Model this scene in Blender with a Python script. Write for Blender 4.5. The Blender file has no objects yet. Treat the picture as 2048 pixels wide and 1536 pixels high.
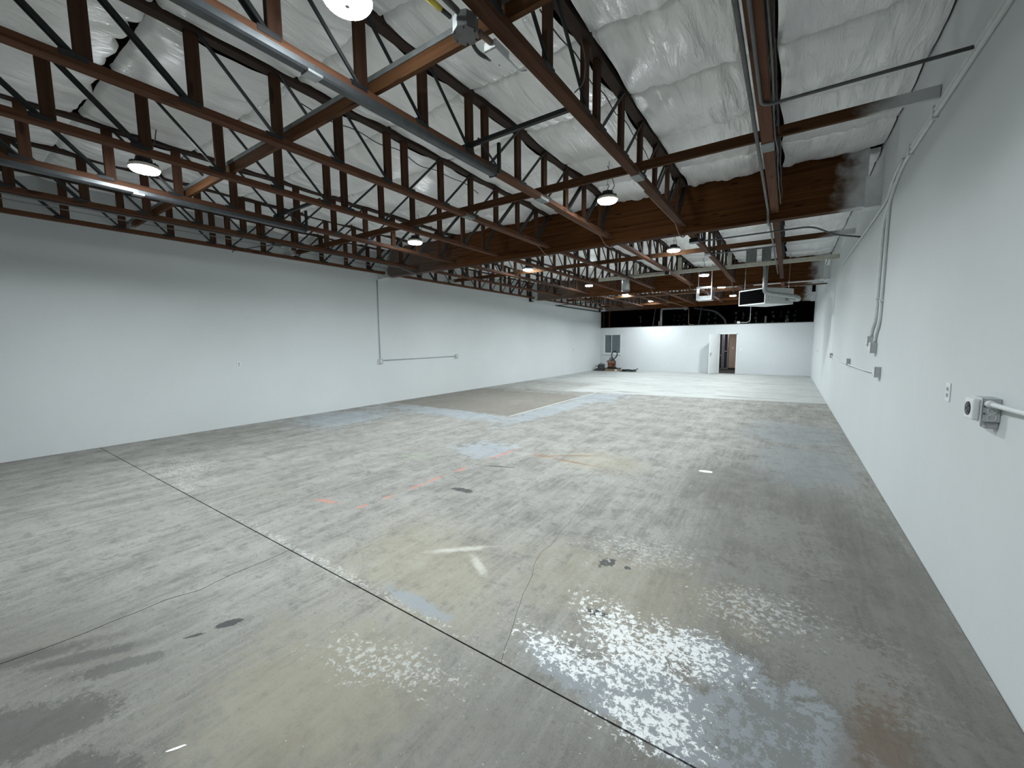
import bpy, bmesh, math, random
from mathutils import Vector, Matrix, noise
random.seed(7)
SC = bpy.context.scene
COL = SC.collection
PI = math.pi

# ------------------------------------------------------------------ camera
FPX, CX, CY, CAMZ = 808.86, 1024.0, 768.0, 1.61
PITCH, YAW, ROLL = 0.102168, 0.597844, 0.0091206
def _axes():
    X = Vector((math.cos(YAW), 0, -math.sin(YAW))); Y = Vector((math.sin(YAW), 0, math.cos(YAW))); Z = Vector((0, 1, 0))
    cp, sp, cr, sr = math.cos(PITCH), math.sin(PITCH), math.cos(ROLL), math.sin(ROLL)
    P = Matrix(((1, 0, 0), (0, cp, sp), (0, -sp, cp))); R = Matrix(((cr, -sr, 0), (sr, cr, 0), (0, 0, 1)))
    return [R @ P @ v for v in (X, Y, Z)]
AX = _axes()                       # world axes seen in (right, up, forward)
CAM = Vector((0, 0, CAMZ))
def ray(px, py):
    d = Vector((px - CX, CY - py, FPX)); return Vector([a.dot(d) for a in AX])
def at_z(px, py, z=0.0): d = ray(px, py); return CAM + d * ((z - CAMZ) / d.z)
def at_x(px, py, x): d = ray(px, py); return CAM + d * (x / d.x)
def at_y(px, py, y): d = ray(px, py); return CAM + d * (y / d.y)
cd = bpy.data.cameras.new('camera'); cam = bpy.data.objects.new('camera', cd); COL.objects.link(cam)
cd.sensor_fit = 'HORIZONTAL'; cd.sensor_width = 36.0; cd.lens = FPX / 2048 * 36.0; cd.clip_start = 0.05; cd.clip_end = 200
right = Vector([a[0] for a in AX]); up = Vector([a[1] for a in AX]); fwd = Vector([a[2] for a in AX])
m = Matrix((right, up, -fwd)).transposed().to_4x4(); m.translation = CAM
cam.matrix_world = m
SC.camera = cam

# ------------------------------------------------------------------ world, exposure, lamp strength
w = bpy.data.worlds.new('night'); SC.world = w; w.use_nodes = True
w.node_tree.nodes['Background'].inputs[0].default_value = (0.55, 0.7, 1.0, 1)
w.node_tree.nodes['Background'].inputs[1].default_value = 0.02
vs = SC.view_settings
vs.view_transform = 'Standard'; vs.look = 'None'; vs.gamma = 1.0; vs.use_curve_mapping = False
vs.exposure = 0.0
LAMP_WATTS = 69.0                  # each LED lamp, lens optic about 145 degrees
LAMP_STRENGTH = 215.0               # glow of the lens itself
LAMP_COLOR = (0.90, 0.975, 1.0, 1)

# ------------------------------------------------------------------ room numbers (metres)
XL, XR, YF, YB = -9.025, 0.881, 22.35, -3.2
TX = [-0.25 - 1.2225 * k for k in range(8)]          # truss lines
HALF = 3.685
BAYMID = [3.375, 10.905, 18.435]
BEAM_Y = [-0.39, 7.14, 14.67, 22.20]                # beam centre lines
ZC, ZTOP = 3.41, 4.0                                  # underside of bottom chord / underside of top chord

# ------------------------------------------------------------------ object helpers
def tag(o, label=None, cat=None, group=None, kind=None):
    if label: o['label'] = label
    if cat: o['category'] = cat
    if group: o['group'] = group
    if kind: o['kind'] = kind
    return o
def mesh_of(bm, name, mat=None, smooth=False):
    bmesh.ops.recalc_face_normals(bm, faces=bm.faces)
    me = bpy.data.meshes.new(name); bm.to_mesh(me); bm.free()
    if mat: me.materials.append(mat)
    if smooth:
        for p in me.polygons: p.use_smooth = True
    return me
def obj(name, data, mat=None, parent=None, smooth=False):
    me = mesh_of(data, name, mat, smooth) if isinstance(data, bmesh.types.BMesh) else data
    o = bpy.data.objects.new(name, me); COL.objects.link(o)
    if parent is not None:
        o.parent = parent; o.matrix_parent_inverse = ABS[parent.name] if parent.name in ABS else Matrix()
    return o
ABS = {}
def thing(name, label, cat, loc=(0, 0, 0), group=None, kind=None, local=False):
    o = bpy.data.objects.new(name, None); COL.objects.link(o); o.location = loc
    o.empty_display_size = 0.1
    tag(o, label, cat, group, kind)
    if not local: ABS[o.name] = Matrix.Translation(-Vector(loc))      # children are written in world metres
    return o
def box(bm, a, b, rot=None, piv=None):
    a = Vector(a); b = Vector(b)
    vs_ = [bm.verts.new((x, y, z)) for x in (a.x, b.x) for y in (a.y, b.y) for z in (a.z, b.z)]
    for f in ((0, 1, 3, 2), (4, 6, 7, 5), (0, 4, 5, 1), (2, 3, 7, 6), (0, 2, 6, 4), (1, 5, 7, 3)):
        bm.faces.new([vs_[i] for i in f])
    if rot is not None: bmesh.ops.transform(bm, matrix=Matrix.Translation(piv) @ rot @ Matrix.Translation(-Vector(piv)), verts=vs_)
    return vs_
def B(a, b, bev=0.0, seg=1):
    bm = bmesh.new(); box(bm, a, b)
    if bev: bmesh.ops.bevel(bm, geom=bm.edges[:], offset=bev, segments=seg, affect='EDGES', profile=0.6)
    return bm
def frame_of(t):
    t = t.normalized(); u = Vector((0, 0, 1)) if abs(t.z) < 0.9 else Vector((1, 0, 0))
    a = t.cross(u).normalized(); return a, t.cross(a).normalized()
def round_path(pts, r, n=5):
    pts = [Vector(p) for p in pts]
    if r <= 0 or len(pts) < 3: return pts
    out = [pts[0]]
    for i in range(1, len(pts) - 1):
        p, a, b = pts[i], pts[i - 1] - pts[i], pts[i + 1] - pts[i]
        d = min(r, a.length * .45, b.length * .45)
        s, e = p + a.normalized() * d, p + b.normalized() * d
        for k in range(n + 1):
            t = k / n; out.append(s * (1 - t) ** 2 + p * 2 * t * (1 - t) + e * t * t)
    out.append(pts[-1]); return out
def tube(bm, pts, r, seg=8, bend=0.0, cap=True, r2=None):
    pts = round_path(pts, bend); n = len(pts); rings = []; a = None
    for i, p in enumerate(pts):
        t = (pts[min(i + 1, n - 1)] - pts[max(i - 1, 0)])
        if a is None: a, b = frame_of(t)
        else:
            t.normalize(); a = (a - t * a.dot(t)).normalized(); b = t.cross(a)
        rr = r if r2 is None else r + (r2 - r) * i / max(1, n - 1)
        rings.append([bm.verts.new(p + a * math.cos(2 * PI * k / seg) * rr + b * math.sin(2 * PI * k / seg) * rr) for k in range(seg)])
    for i in range(n - 1):
        for k in range(seg):
            bm.faces.new((rings[i][k], rings[i][(k + 1) % seg], rings[i + 1][(k + 1) % seg], rings[i + 1][k]))
    if cap: bm.faces.new(rings[0][::-1]); bm.faces.new(rings[-1])
    return bm
def T(pts, r, seg=8, bend=0.0, r2=None): return tube(bmesh.new(), pts, r, seg, bend, True, r2)
def lathe(prof, c, seg=24, axis='Z'):
    bm = bmesh.new(); rings = []
    for (r, h) in prof:
        if r < 1e-6: rings.append([bm.verts.new((0, 0, h))])
        else: rings.append([bm.verts.new((r * math.cos(2 * PI * k / seg), r * math.sin(2 * PI * k / seg), h)) for k in range(seg)])
    for a, b in zip(rings, rings[1:]):
        for k in range(seg):
            k2 = (k + 1) % seg
            if len(a) == 1 and len(b) > 1: bm.faces.new((a[0], b[k], b[k2]))
            elif len(b) == 1 and len(a) > 1: bm.faces.new((a[k], b[0], a[k2]))
            elif len(a) > 1: bm.faces.new((a[k], b[k], b[k2], a[k2]))
    R = {'Z': Matrix(), 'X': Matrix.Rotation(PI / 2, 4, 'Y'), 'Y': Matrix.Rotation(-PI / 2, 4, 'X')}[axis]
    bmesh.ops.transform(bm, matrix=Matrix.Translation(c) @ R, verts=bm.verts[:])
    return bm
def prism(poly, z0, z1):
    bm = bmesh.new(); a = [bm.verts.new((p[0], p[1], z1)) for p in poly]; b = [bm.verts.new((p[0], p[1], z0)) for p in poly]
    f = bm.faces.new(a); n = len(poly)
    for i in range(n): bm.faces.new((a[i], b[i], b[(i + 1) % n], a[(i + 1) % n]))
    bmesh.ops.triangulate(bm, faces=[f]); return bm
def text_bm(body, size, mat4, depth=0.001):
    cu = bpy.data.curves.new('txt', 'FONT'); cu.body = body; cu.size = size; cu.extrude = depth; cu.align_x = 'CENTER'; cu.align_y = 'CENTER'
    o = bpy.data.objects.new('txt', cu); me = o.to_mesh(); bm = bmesh.new(); bm.from_mesh(me); o.to_mesh_clear()
    bpy.data.objects.remove(o); bpy.data.curves.remove(cu)
    bmesh.ops.transform(bm, matrix=mat4, verts=bm.verts[:]); return bm

# ------------------------------------------------------------------ material helpers
class G:
    def __init__(s, name, rough=0.6, metal=0.0, spec=0.5):
        s.m = bpy.data.materials.new(name); s.m.use_nodes = True; s.nt = s.m.node_tree; s.b = s.nt.nodes['Principled BSDF']
        s.b.inputs['Roughness'].default_value = rough; s.b.inputs['Metallic'].default_value = metal; s.b.inputs['Specular IOR Level'].default_value = spec
    def n(s, t, **k):
        o = s.nt.nodes.new(t)
        for a, v in k.items(): setattr(o, a, v)
        return o
    def put(s, sock, v):
        if isinstance(v, bpy.types.NodeSocket): s.nt.links.new(v, sock)
        elif v is not None:
            if isinstance(v, (tuple, list)) and len(v) == 3 and sock.type == 'RGBA': v = (*v, 1)
            sock.default_value = v
    def pos(s): 
        if not hasattr(s, '_p'): s._p = s.n('ShaderNodeNewGeometry').outputs['Position']
        return s._p
    def ob(s): return s.n('ShaderNodeTexCoord').outputs['Object']
    def rnd(s): return s.n('ShaderNodeObjectInfo').outputs['Random']
    def xyz(s, v): o = s.n('ShaderNodeSeparateXYZ'); s.put(o.inputs[0], v); return o.outputs
    def ma(s, op, a, b=None, c=None, clamp=False):
        o = s.n('ShaderNodeMath', operation=op, use_clamp=clamp); s.put(o.inputs[0], a); s.put(o.inputs[1], b); s.put(o.inputs[2], c); return o.outputs[0]
    def vm(s, op, a, b=None):
        o = s.n('ShaderNodeVectorMath', operation=op); s.put(o.inputs[0], a); s.put(o.inputs[1], b); return o.outputs['Value'] if op == 'LENGTH' else o.outputs[0]
    def map(s, v, scale=(1, 1, 1), loc=(0, 0, 0), rot=(0, 0, 0)):
        o = s.n('ShaderNodeMapping'); s.put(o.inputs[0], v); o.inputs['Location'].default_value = loc; o.inputs['Rotation'].default_value = rot; o.inputs['Scale'].default_value = scale; return o.outputs[0]
    def noise(s, v, scale, detail=4, rough=0.55, dist=0.0):
        o = s.n('ShaderNodeTexNoise'); s.put(o.inputs['Vector'], v); o.inputs['Scale'].default_value = scale; o.inputs['Detail'].default_value = detail
        o.inputs['Roughness'].default_value = rough; o.inputs['Distortion'].default_value = dist; return o.outputs[0]
    def voro(s, v, scale, feat='F1'):
        o = s.n('ShaderNodeTexVoronoi', feature=feat); s.put(o.inputs['Vector'], v); o.inputs['Scale'].default_value = scale; return o.outputs['Distance']
    def mr(s, v, a, b, c=0.0, d=1.0, smooth=True):
        o = s.n('ShaderNodeMapRange', interpolation_type='SMOOTHSTEP' if smooth else 'LINEAR')
        s.put(o.inputs[0], v)
        if a > b: a, b, c, d = b, a, d, c
        for i, q in enumerate((a, b, c, d)): o.inputs[i + 1].default_value = q
        return o.outputs[0]
    def mix(s, f, a, b, mode='MIX'):
        o = s.n('ShaderNodeMix', data_type='RGBA', blend_type=mode); s.put(o.inputs['Factor'], f); s.put(o.inputs[6], a); s.put(o.inputs[7], b); return o.outputs[2]
    def blob(s, c, r, ang, nz, amt, soft, lo=0.0):
        v = s.map(s.vm('SUBTRACT', s.pos(), (c[0], c[1], 0)), rot=(0, 0, -ang)) if ang else s.vm('SUBTRACT', s.pos(), (c[0], c[1], 0))
        d = s.vm('LENGTH', s.vm('MULTIPLY', v, (1 / r[0], 1 / r[1], 0)))
        d = s.ma('MULTIPLY_ADD', nz, amt, s.ma('SUBTRACT', d, amt * .5))
        return s.mr(d, 1 + soft, 1 - soft)
    def bump(s, h, strength=0.3, dist=0.01):
        o = s.n('ShaderNodeBump'); s.put(o.inputs['Height'], h); o.inputs['Strength'].default_value = strength; o.inputs['Distance'].default_value = dist
        s.nt.links.new(o.outputs[0], s.b.inputs['Normal']); return o
    def color(s, v): s.put(s.b.inputs['Base Color'], v); return s
    def rough(s, v): s.put(s.b.inputs['Roughness'], v); return s
def plain(name, c, rough=0.5, metal=0.0, var=0.12, scale=14.0, spec=0.5):
    g = G(name, rough, metal, spec); nz = g.noise(g.ob(), scale, 4)
    g.color(g.mix(g.mr(nz, .3, .7), tuple(x * (1 - var) for x in c), tuple(min(1, x * (1 + var)) for x in c)))
    g.bump(nz, .05, .003); return g.m
def overspray(g, col, reach=0.55, left=True):
    x = g.xyz(g.pos())[0]; nz = g.noise(g.pos(), 5, 4)
    f = g.mr(g.ma('MULTIPLY_ADD', nz, .5, x), XR - reach + .25, XR + .2 - .1)
    if left: f = g.ma('MAXIMUM', f, g.mr(g.ma('MULTIPLY_ADD', nz, -.5, x), XL + reach - .3, XL + .05))
    return g.mix(f, col, (.55, .57, .57))
def wood(name, dark, light, axis='Y', spray=False, rough=0.7, grain=22):
    g = G(name, rough, 0, .12); v = g.ob()
    sc = {'X': (1.2, grain, grain), 'Y': (grain, 1.2, grain), 'Z': (grain, grain, 1.2)}[axis]
    n1 = g.noise(g.map(v, sc), 1.0, 5, .6); n2 = g.noise(v, 1.6, 3)
    off = g.n('ShaderNodeCombineXYZ'); r = g.rnd(); g.put(off.inputs[0], g.ma('MULTIPLY', r, 37.0)); g.put(off.inputs[2], g.ma('MULTIPLY', r, 11.0))
    kv = g.map(g.vm('ADD', v, off.outputs[0]), {'X': (2.2, 9, 9), 'Y': (9, 2.2, 9), 'Z': (9, 9, 2.2)}[axis])
    knot = g.mr(g.voro(kv, 1.0), .10, .22)
    c = g.mix(g.mr(n1, .3, .72), dark, light)
    c = g.mix(g.mr(n2, .3, .75), c, tuple(x * .7 for x in light))
    c = g.mix(g.ma('MULTIPLY', g.ma('SUBTRACT', 1, knot), .75), c, tuple(x * .35 for x in dark))
    hs = g.n('ShaderNodeHueSaturation'); g.put(hs.inputs['Color'], c); g.put(hs.inputs['Value'], g.mr(r, 0, 1, .75, 1.2, False)); c = hs.outputs[0]
    if spray: c = overspray(g, c)
    g.color(c); g.bump(n1, .12, .002); return g.m

# ------------------------------------------------------------------ materials
M = {}
def wall_mat(name, base, streak=0.0):
    g = G(name, .62, 0, .35); p = g.pos()
    n1 = g.noise(p, .6, 3); n2 = g.noise(p, 9, 5); n3 = g.noise(p, 70, 3)
    c = g.mix(g.mr(n1, .3, .7), base, tuple(x * .95 for x in base))
    c = g.mix(g.mr(n2, .45, .8, 0, .35), c, tuple(x * .93 for x in base))
    g.color(c); g.bump(g.ma('ADD', g.ma('MULTIPLY', n2, .7), g.ma('MULTIPLY', n3, .3)), .25, .006); return g.m
M['wall'] = wall_mat('painted_white_wall', (.635, .665, .672))
M['part'] = wall_mat('painted_white_partition', (.68, .71, .73))
M['deck'] = plain('roof_deck_board', (.05, .035, .025), .9)
M['black'] = plain('black_attic_paper', (.0022, .0022, .0025), .9, 0, .3, 14, .05)
M['chord'] = wood('truss_chord_wood', (.056, .023, .013), (.138, .063, .034), 'Y')
M['post'] = wood('truss_post_wood', (.034, .0155, .009), (.075, .036, .02), 'Z')
M['topchord'] = plain('dark_top_chord', (.03, .015, .009), .9)
M['purlin'] = wood('bracing_wood', (.05, .021, .008), (.11, .05, .021), 'X', True)
M['steel'] = plain('dark_web_steel', (.014, .018, .018), .5, .2)
M['plate'] = plain('dark_connector_steel', (.013, .014, .016), .6, .2)
M['galv'] = plain('galvanised_steel', (.36, .38, .38), .38, .85)
M['dullgalv'] = plain('dull_galvanised_steel', (.22, .235, .235), .55, .6)
M['track'] = plain('door_track_steel', (.075, .082, .088), .42, .6)
M['emt'] = plain('grey_conduit', (.12, .122, .12), .5, .4)
M['brownemt'] = plain('brown_painted_conduit', (.16, .10, .07), .6)
M['whitepaint'] = plain('white_painted_metal', (.66, .69, .69), .5, 0, .05)
M['greypaint'] = plain('grey_painted_box', (.42, .435, .44), .5)
M['cream'] = plain('cream_painted_wood', (.50, .49, .42), .6)
M['white_plastic'] = plain('white_plastic', (.74, .76, .76), .35, 0, .02)
M['black_plastic'] = plain('black_plastic', (.012, .012, .013), .4)
M['blackpipe'] = plain('black_pipe', (.02, .018, .017), .45, .3)
M['lamp_body'] = plain('black_lamp_housing', (.02, .02, .022), .5, .4)
M['lamp_rim'] = plain('pale_lamp_rim', (.62, .60, .52), .35)
M['rubber'] = plain('cable_rubber', (.015, .015, .015), .5)
M['bolt'] = plain('bolt_steel', (.3, .3, .3), .4, .8)
M['yellow'] = plain('yellow_tape', (.55, .45, .05), .5)
M['glass_clear'] = plain('clear_sight_glass', (.6, .65, .66), .1)
# glulam
g = G('glulam_wood', .7, 0, .08); p = g.pos(); s = g.xyz(p)
lam = g.ma('FLOOR', g.ma('DIVIDE', s[2], .041)); wn = g.n('ShaderNodeTexWhiteNoise', noise_dimensions='2D')
cv = g.n('ShaderNodeCombineXYZ'); g.put(cv.inputs[0], lam); g.put(cv.inputs[1], g.ma('FLOOR', g.ma('ADD', g.ma('MULTIPLY', s[0], .45), g.ma('MULTIPLY', lam, .37)))); g.put(wn.inputs['Vector'], cv.outputs[0])
n1 = g.noise(g.map(p, (1.4, 30, 30)), 1.0, 5, .6)
c = g.mix(g.mr(n1, .3, .7), (.034, .0115, .003), (.08, .029, .0085))
c = g.mix(g.ma('MULTIPLY', wn.outputs[0], .55), c, (.118, .049, .0145))
fr = g.ma('FRACT', g.ma('DIVIDE', s[2], .041)); line = g.mr(g.ma('ABSOLUTE', g.ma('SUBTRACT', fr, .5)), .42, .5)
c = g.mix(g.ma('MULTIPLY', line, .55), c, (.018, .007, .003))
kn = g.mr(g.voro(g.map(p, (2.0, 1, 11)), 1.0), .16, .07); c = g.mix(g.ma('MULTIPLY', kn, .8), c, (.008, .003, .002))
c = g.mix(g.ma('MULTIPLY', g.mr(g.ma('ADD', s[0], g.ma('MULTIPLY', n1, -1.0)), XL + 2.8, XL + .2), .22), c, (.4, .4, .4)); c = overspray(g, c, .5, True); g.color(c); g.bump(n1, .1, .002); M['glulam'] = g.m
# insulation facing
g = G('insulation_facing', .28, .12, .5); p = g.pos()
w1 = g.noise(g.map(p, (9, 1.6, 1)), 1.0, 5, .62, .6); w2 = g.noise(g.map(p, (22, 5, 1), rot=(0, 0, .25)), 1.0, 3, .6, .8); w3 = g.noise(p, 2.2, 3)
g.color(g.mix(g.mr(w3, .3, .7), (.85, .86, .855), (.91, .915, .905)))
g.bump(g.ma('ADD', g.ma('MULTIPLY', g.mr(w1, .35, .75), .75), g.ma('MULTIPLY', w2, .3)), .5, .04); M['insul'] = g.m
# concrete floor
g = G('worn_concrete', .6, 0, .25); p = g.pos(); s = g.xyz(p)
def fn(v, scale, det, ro, dist=0.0, lo=.33, hi=.67): return g.mr(g.noise(v, scale, det, ro, dist), lo, hi, 0, 1, False)
fA = fn(p, .5, 4, .6); fB = fn(p, 2.1, 8, .66, .3); fC = fn(p, 8, 8, .7, .2); fD = fn(p, 38, 6, .72); fE = fn(p, 170, 3, .7); fG = fn(p, 30, 7, .78, .4)
fS = fn(g.map(p, (6, .75, 1), rot=(0, 0, .12)), 1.0, 7, .68); fS2 = fn(g.map(p, (26, 3, 1), rot=(0, 0, .2)), 1.0, 6, .7)
rag = g.ma('ADD', g.ma('MULTIPLY', fB, .45), g.ma('MULTIPLY', fC, .55)); rag2 = g.ma('ADD', g.ma('MULTIPLY', fC, .5), g.ma('MULTIPLY', fG, .5))
def mx(c, f, col, k=1.0): return g.mix(g.ma('MULTIPLY', f, k) if k != 1 else f, c, col)
c = g.mix(fA, (.205, .197, .175), (.275, .268, .243))
c = mx(c, g.mr(fB, .15, .9), (.125, .12, .108), .62)
c = mx(c, g.mr(fS, .2, .95), (.34, .335, .317), .52)
c = mx(c, g.mr(fC, .45, 1), (.10, .096, .086), .62)
c = mx(c, g.mr(fS2, .3, 1), (.35, .345, .33), .42)
c = mx(c, g.mr(fD, .55, 1), (.09, .088, .08), .5)
c = mx(c, g.mr(fE, .55, 1), (.46, .455, .44), .42)
def layer(c, blobs, col, k=1.0, extra=None):
    f = None
    for q in blobs:
        q = g.blob(*q); f = q if f is None else g.ma('MAXIMUM', f, q)
    if extra is not None: f = g.ma('MULTIPLY', f, extra)
    if k != 1.0: f = g.ma('MULTIPLY', f, k)
    return g.mix(f, c, col)
def flakes(c, blobs, col, k=1.0, thr=.56, nz=None):
    f = None
    for (ce, r, an) in blobs:
        q = g.blob(ce, r, an, rag, .9, .9); f = q if f is None else g.ma('MAXIMUM', f, q)
    f = g.ma('MULTIPLY_ADD', g.ma('SUBTRACT', nz or fG, .5), 1.0, g.ma('MULTIPLY', f, .72))
    return g.mix(g.ma('MULTIPLY', g.mr(f, thr, thr + .09), k), c, col)
# darker traffic zone along the wall with the sockets
c = layer(c, [((.20, 3.4), (.72, 2.2), 0, rag, 1.2, .45), ((.5, 2.2), (.7, 1.0), .3, rag, 1.2, .45), ((-.40, 5.0), (.55, .9), 0, rag, 1.4, .4)], (.088, .083, .073), .58)
c = flakes(c, [((.05, 3.9), (.40, .9), .1), ((-.1, 3.1), (.45, .5), .5), ((.28, 2.5), (.45, .5), -.3)], (.235, .23, .218), .5, .52, rag2)
# darker brownish tone on the slab at the near side of the first joint
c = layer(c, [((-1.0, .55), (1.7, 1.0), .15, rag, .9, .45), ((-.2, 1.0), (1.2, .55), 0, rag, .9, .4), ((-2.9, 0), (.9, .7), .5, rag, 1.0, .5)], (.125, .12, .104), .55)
# brown-yellow tint
c = layer(c, [((-2.1, 1.95), (.75, .5), -.4, rag, 1.0, .6), ((-2.0, 5.1), (.55, .4), 0, rag, 1.0, .6), ((-1.75, .95), (.5, .5), .2, rag, 1.2, .6), ((-.9, 2.5), (.7, .5), .2, rag, 1.2, .5)], (.285, .255, .175), .42)
# dark stains near the first joint
c = layer(c, [((-2.62, .08), (.36, .15), .9, rag2, 1.5, .18), ((-2.14, .16), (.22, .12), .8, rag2, 1.7, .2), ((-2.72, .44), (.19, .05), 1.0, rag2, 1.5, .2), ((-2.95, .36), (.24, .045), 1.0, rag2, 1.4, .35), ((-3.2, .18), (.3, .06), 1.05, rag2, 1.4, .4)], (.068, .066, .064), .62)
c = layer(c, [((-2.61, .885), (.07, .032), 1.0, rag2, .9, .12), ((-2.66, .73), (.045, .012), 1.0, rag2, 1.2, .15), ((-2.88, 3.25), (.15, .05), .15, rag2, 1.9, .12), ((-1.02, 2.71), (.085, .04), 1.2, rag2, 2.0, .12), ((-.87, 2.72), (.026, .022), 0, rag2, 1.2, .15), ((-.86, 2.15), (.055, .035), .2, rag2, 1.6, .2), ((-3.05, 4.15), (.2, .02), .35, rag2, 2.0, .2)], (.03, .031, .034), .85)
# blue-grey paint remains
blue = (.29, .325, .355)
c = layer(c, [((-3.75, 4.75), (.42, .40), .3, rag, 1.9, .25), ((-6.6, 6.85), (1.9, .40), 0, rag, 1.5, .25), ((-4.6, 8.4), (.34, 2.0), 0, rag, 1.3, .25), ((-4.45, 11.0), (.6, 1.3), -.1, rag, 1.3, .25), ((-8.0, 5.2), (.8, 1.0), 0, rag, 1.7, .4)], blue, .66)
c = layer(c, [((.02, 1.75), (.34, .44), .2, rag, 1.3, .12), ((-.30, 1.72), (.35, .22), -.2, rag, 1.3, .15), ((-.62, 1.66), (.42, .11), -.05, rag2, 1.5, .2), ((.20, 1.48), (.37, .32), 0, rag, 1.3, .15), ((-.12, 2.08), (.28, .14), -.6, rag2, 1.6, .2), ((-1.85, 1.62), (.26, .05), 0, rag2, 1.8, .25)], (.25, .272, .29), .85)
c = flakes(c, [((.05, 1.85), (.5, .6), 0), ((-.3, 1.2), (.6, .3), 0)], (.13, .125, .11), .6, .62, rag2)
c = layer(c, [((.25, 6.4), (.5, 1.0), 0, rag, 1.2, .5), ((.15, 8.4), (.7, 1.0), 0, rag, 1.4, .5)], (.215, .24, .258), .5)
# flaking white paint
c = flakes(c, [((-.62, 2.0), (.5, .22), -.55), ((-.40, 2.10), (.34, .25), .2), ((-.80, 1.74), (.45, .15), -.1), ((-.42, 1.62), (.28, .18), 0), ((-.1, 1.40), (.25, .15), 0)], (.74, .75, .75), .92, .60)
c = flakes(c, [((-2.9, 1.555), (2.2, .06), 0), ((-6.5, 1.85), (1.0, .5), -.1), ((-5.6, 1.60), (.8, .1), 0), ((-1.6, 1.2), (.6, .2), .3), ((-.9, 3.0), (.6, .35), .2), ((-.1, 2.7), (.5, .3), .3), ((-.2, 1.05), (.7, .25), 0)], (.50, .51, .50), .6, .74)
spk = g.mr(g.voro(p, 24), .075, .03)
c = mx(c, g.ma('MULTIPLY', spk, g.mr(fB, .5, .85)), (.66, .66, .65))
# pale scuffs, orange and green layout marks, rust
c = layer(c, [((-2.04, 2.27), (.20, .03), .75, rag2, 1.4, .7), ((-1.79, 2.17), (.12, .03), -.6, rag2, 1.5, .7)], (.55, .54, .49), .6)
c = layer(c, [((-3.345, 4.68), (.03, .32), -.08, rag2, 1.2, .3), ((-3.38, 3.78), (.026, .12), 0, rag2, 1.6, .3), ((-3.40, 3.35), (.024, .14), 0, rag2, 1.8, .3), ((-3.40, 3.05), (.024, .10), 0, rag2, 1.8, .3), ((-3.41, 2.68), (.022, .08), 0, rag2, 1.6, .3), ((-3.43, 2.36), (.022, .06), 0, rag2, 1.6, .3), ((-3.85, 2.25), (.14, .025), .2, rag2, 2.2, .4)], (.50, .19, .135), .68)
c = layer(c, [((-4.39, 4.0), (.012, .22), -.6, rag2, .9, .5), ((-4.17, 3.95), (.012, .14), -.5, rag2, .9, .5), ((-4.37, 3.84), (.15, .012), 0, rag2, .9, .5)], (.25, .40, .19), .6)
c = layer(c, [((-2.8, 4.9), (.16, .07), .2, rag2, 1.4, .5), ((-2.42, 5.15), (.35, .035), .55, rag2, 1.5, .6), ((-2.35, 4.85), (.3, .03), -.05, rag2, 1.5, .6)], (.20, .105, .045), .65)
c = layer(c, [((.37, 1.95), (.10, .38), -.2, rag2, 1.8, .5)], (.12, .072, .04), .5)
# brown filled pit and white painted far floor
inx = g.ma('MULTIPLY', g.mr(s[0], -5.02, -5.03), g.ma('MULTIPLY', g.mr(s[1], 7.25, 7.26), g.mr(s[1], 11.13, 11.12)))
c = g.mix(g.ma('MULTIPLY', inx, .62), c, g.mix(fB, (.125, .108, .088), (.21, .187, .155)))
edge = g.ma('MULTIPLY', g.mr(g.ma('ABSOLUTE', g.ma('SUBTRACT', s[0], -4.985)), .03, .022), g.ma('MULTIPLY', g.mr(s[1], 7.2, 7.22), g.mr(s[1], 12.2, 12.1)))
c = mx(c, edge, (.52, .51, .47), .75)
far = g.mr(g.ma('ADD', g.ma('ADD', s[1], g.ma('MULTIPLY', s[0], -.12)), g.ma('MULTIPLY', fB, .12)), 12.72, 12.80)
leftback = g.ma('MULTIPLY', g.mr(s[0], -5.6, -6.4), g.mr(g.ma('ADD', s[1], g.ma('MULTIPLY', fB, .8)), 16.0, 14.5))
fF = fn(g.map(p, (.55, 2.4, 1)), 1.0, 7, .7)
farc = g.mix(g.mr(fF, .55, 1.0, 0, .8), (.40, .412, .40), (.19, .195, .185))
c = g.mix(g.ma('MULTIPLY', far, g.ma('SUBTRACT', 1, g.ma('MULTIPLY', leftback, .7))), c, farc)
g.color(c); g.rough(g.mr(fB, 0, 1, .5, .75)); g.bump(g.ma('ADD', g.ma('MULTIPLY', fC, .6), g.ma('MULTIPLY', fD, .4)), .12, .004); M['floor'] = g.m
M['subfloor'] = plain('joint_dirt', (.035, .033, .03), .9)
g = G('lamp_lens', .4); g.b.inputs['Emission Color'].default_value = LAMP_COLOR; g.b.inputs['Emission Strength'].default_value = LAMP_STRENGTH
g.b.inputs['Base Color'].default_value = (.8, .8, .8, 1); M['lens'] = g.m

# ================================================================== THE SETTING
floor = obj('floor', B((XL - .2, YB - .1, -.12), (XR + .2, 26.2, -.035)), M['subfloor']); tag(floor, kind='structure')
GAP = .0045
J1, J2 = 1.52, 7.25
def jag(pts, step=.09, amp=.012, seed=0):
    out = []; rs = random.Random(seed)
    for a, b in zip(pts, pts[1:]):
        n = max(1, int((Vector(b) - Vector(a)).length / step))
        for i in range(n):
            t = i / n; out.append((a[0] + (b[0] - a[0]) * t + (rs.uniform(-amp, amp) if 0 < i else 0), a[1] + (b[1] - a[1]) * t))
    out.append(tuple(pts[-1])); return out
pix = lambda L: [tuple(at_z(*q)[:2]) for q in L]
cA = jag([(at_z(380, 993).x, J1)] + pix([(250, 1027), (120, 1060), (0, 1088)]) + [(-5.29, YB)], seed=1)
cB = jag([(at_z(580, 1099).x, J1)] + pix([(490, 1138), (400, 1180), (330, 1200), (220, 1245), (120, 1285), (0, 1328)]) + [(-3.3, YB)], seed=2)
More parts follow.
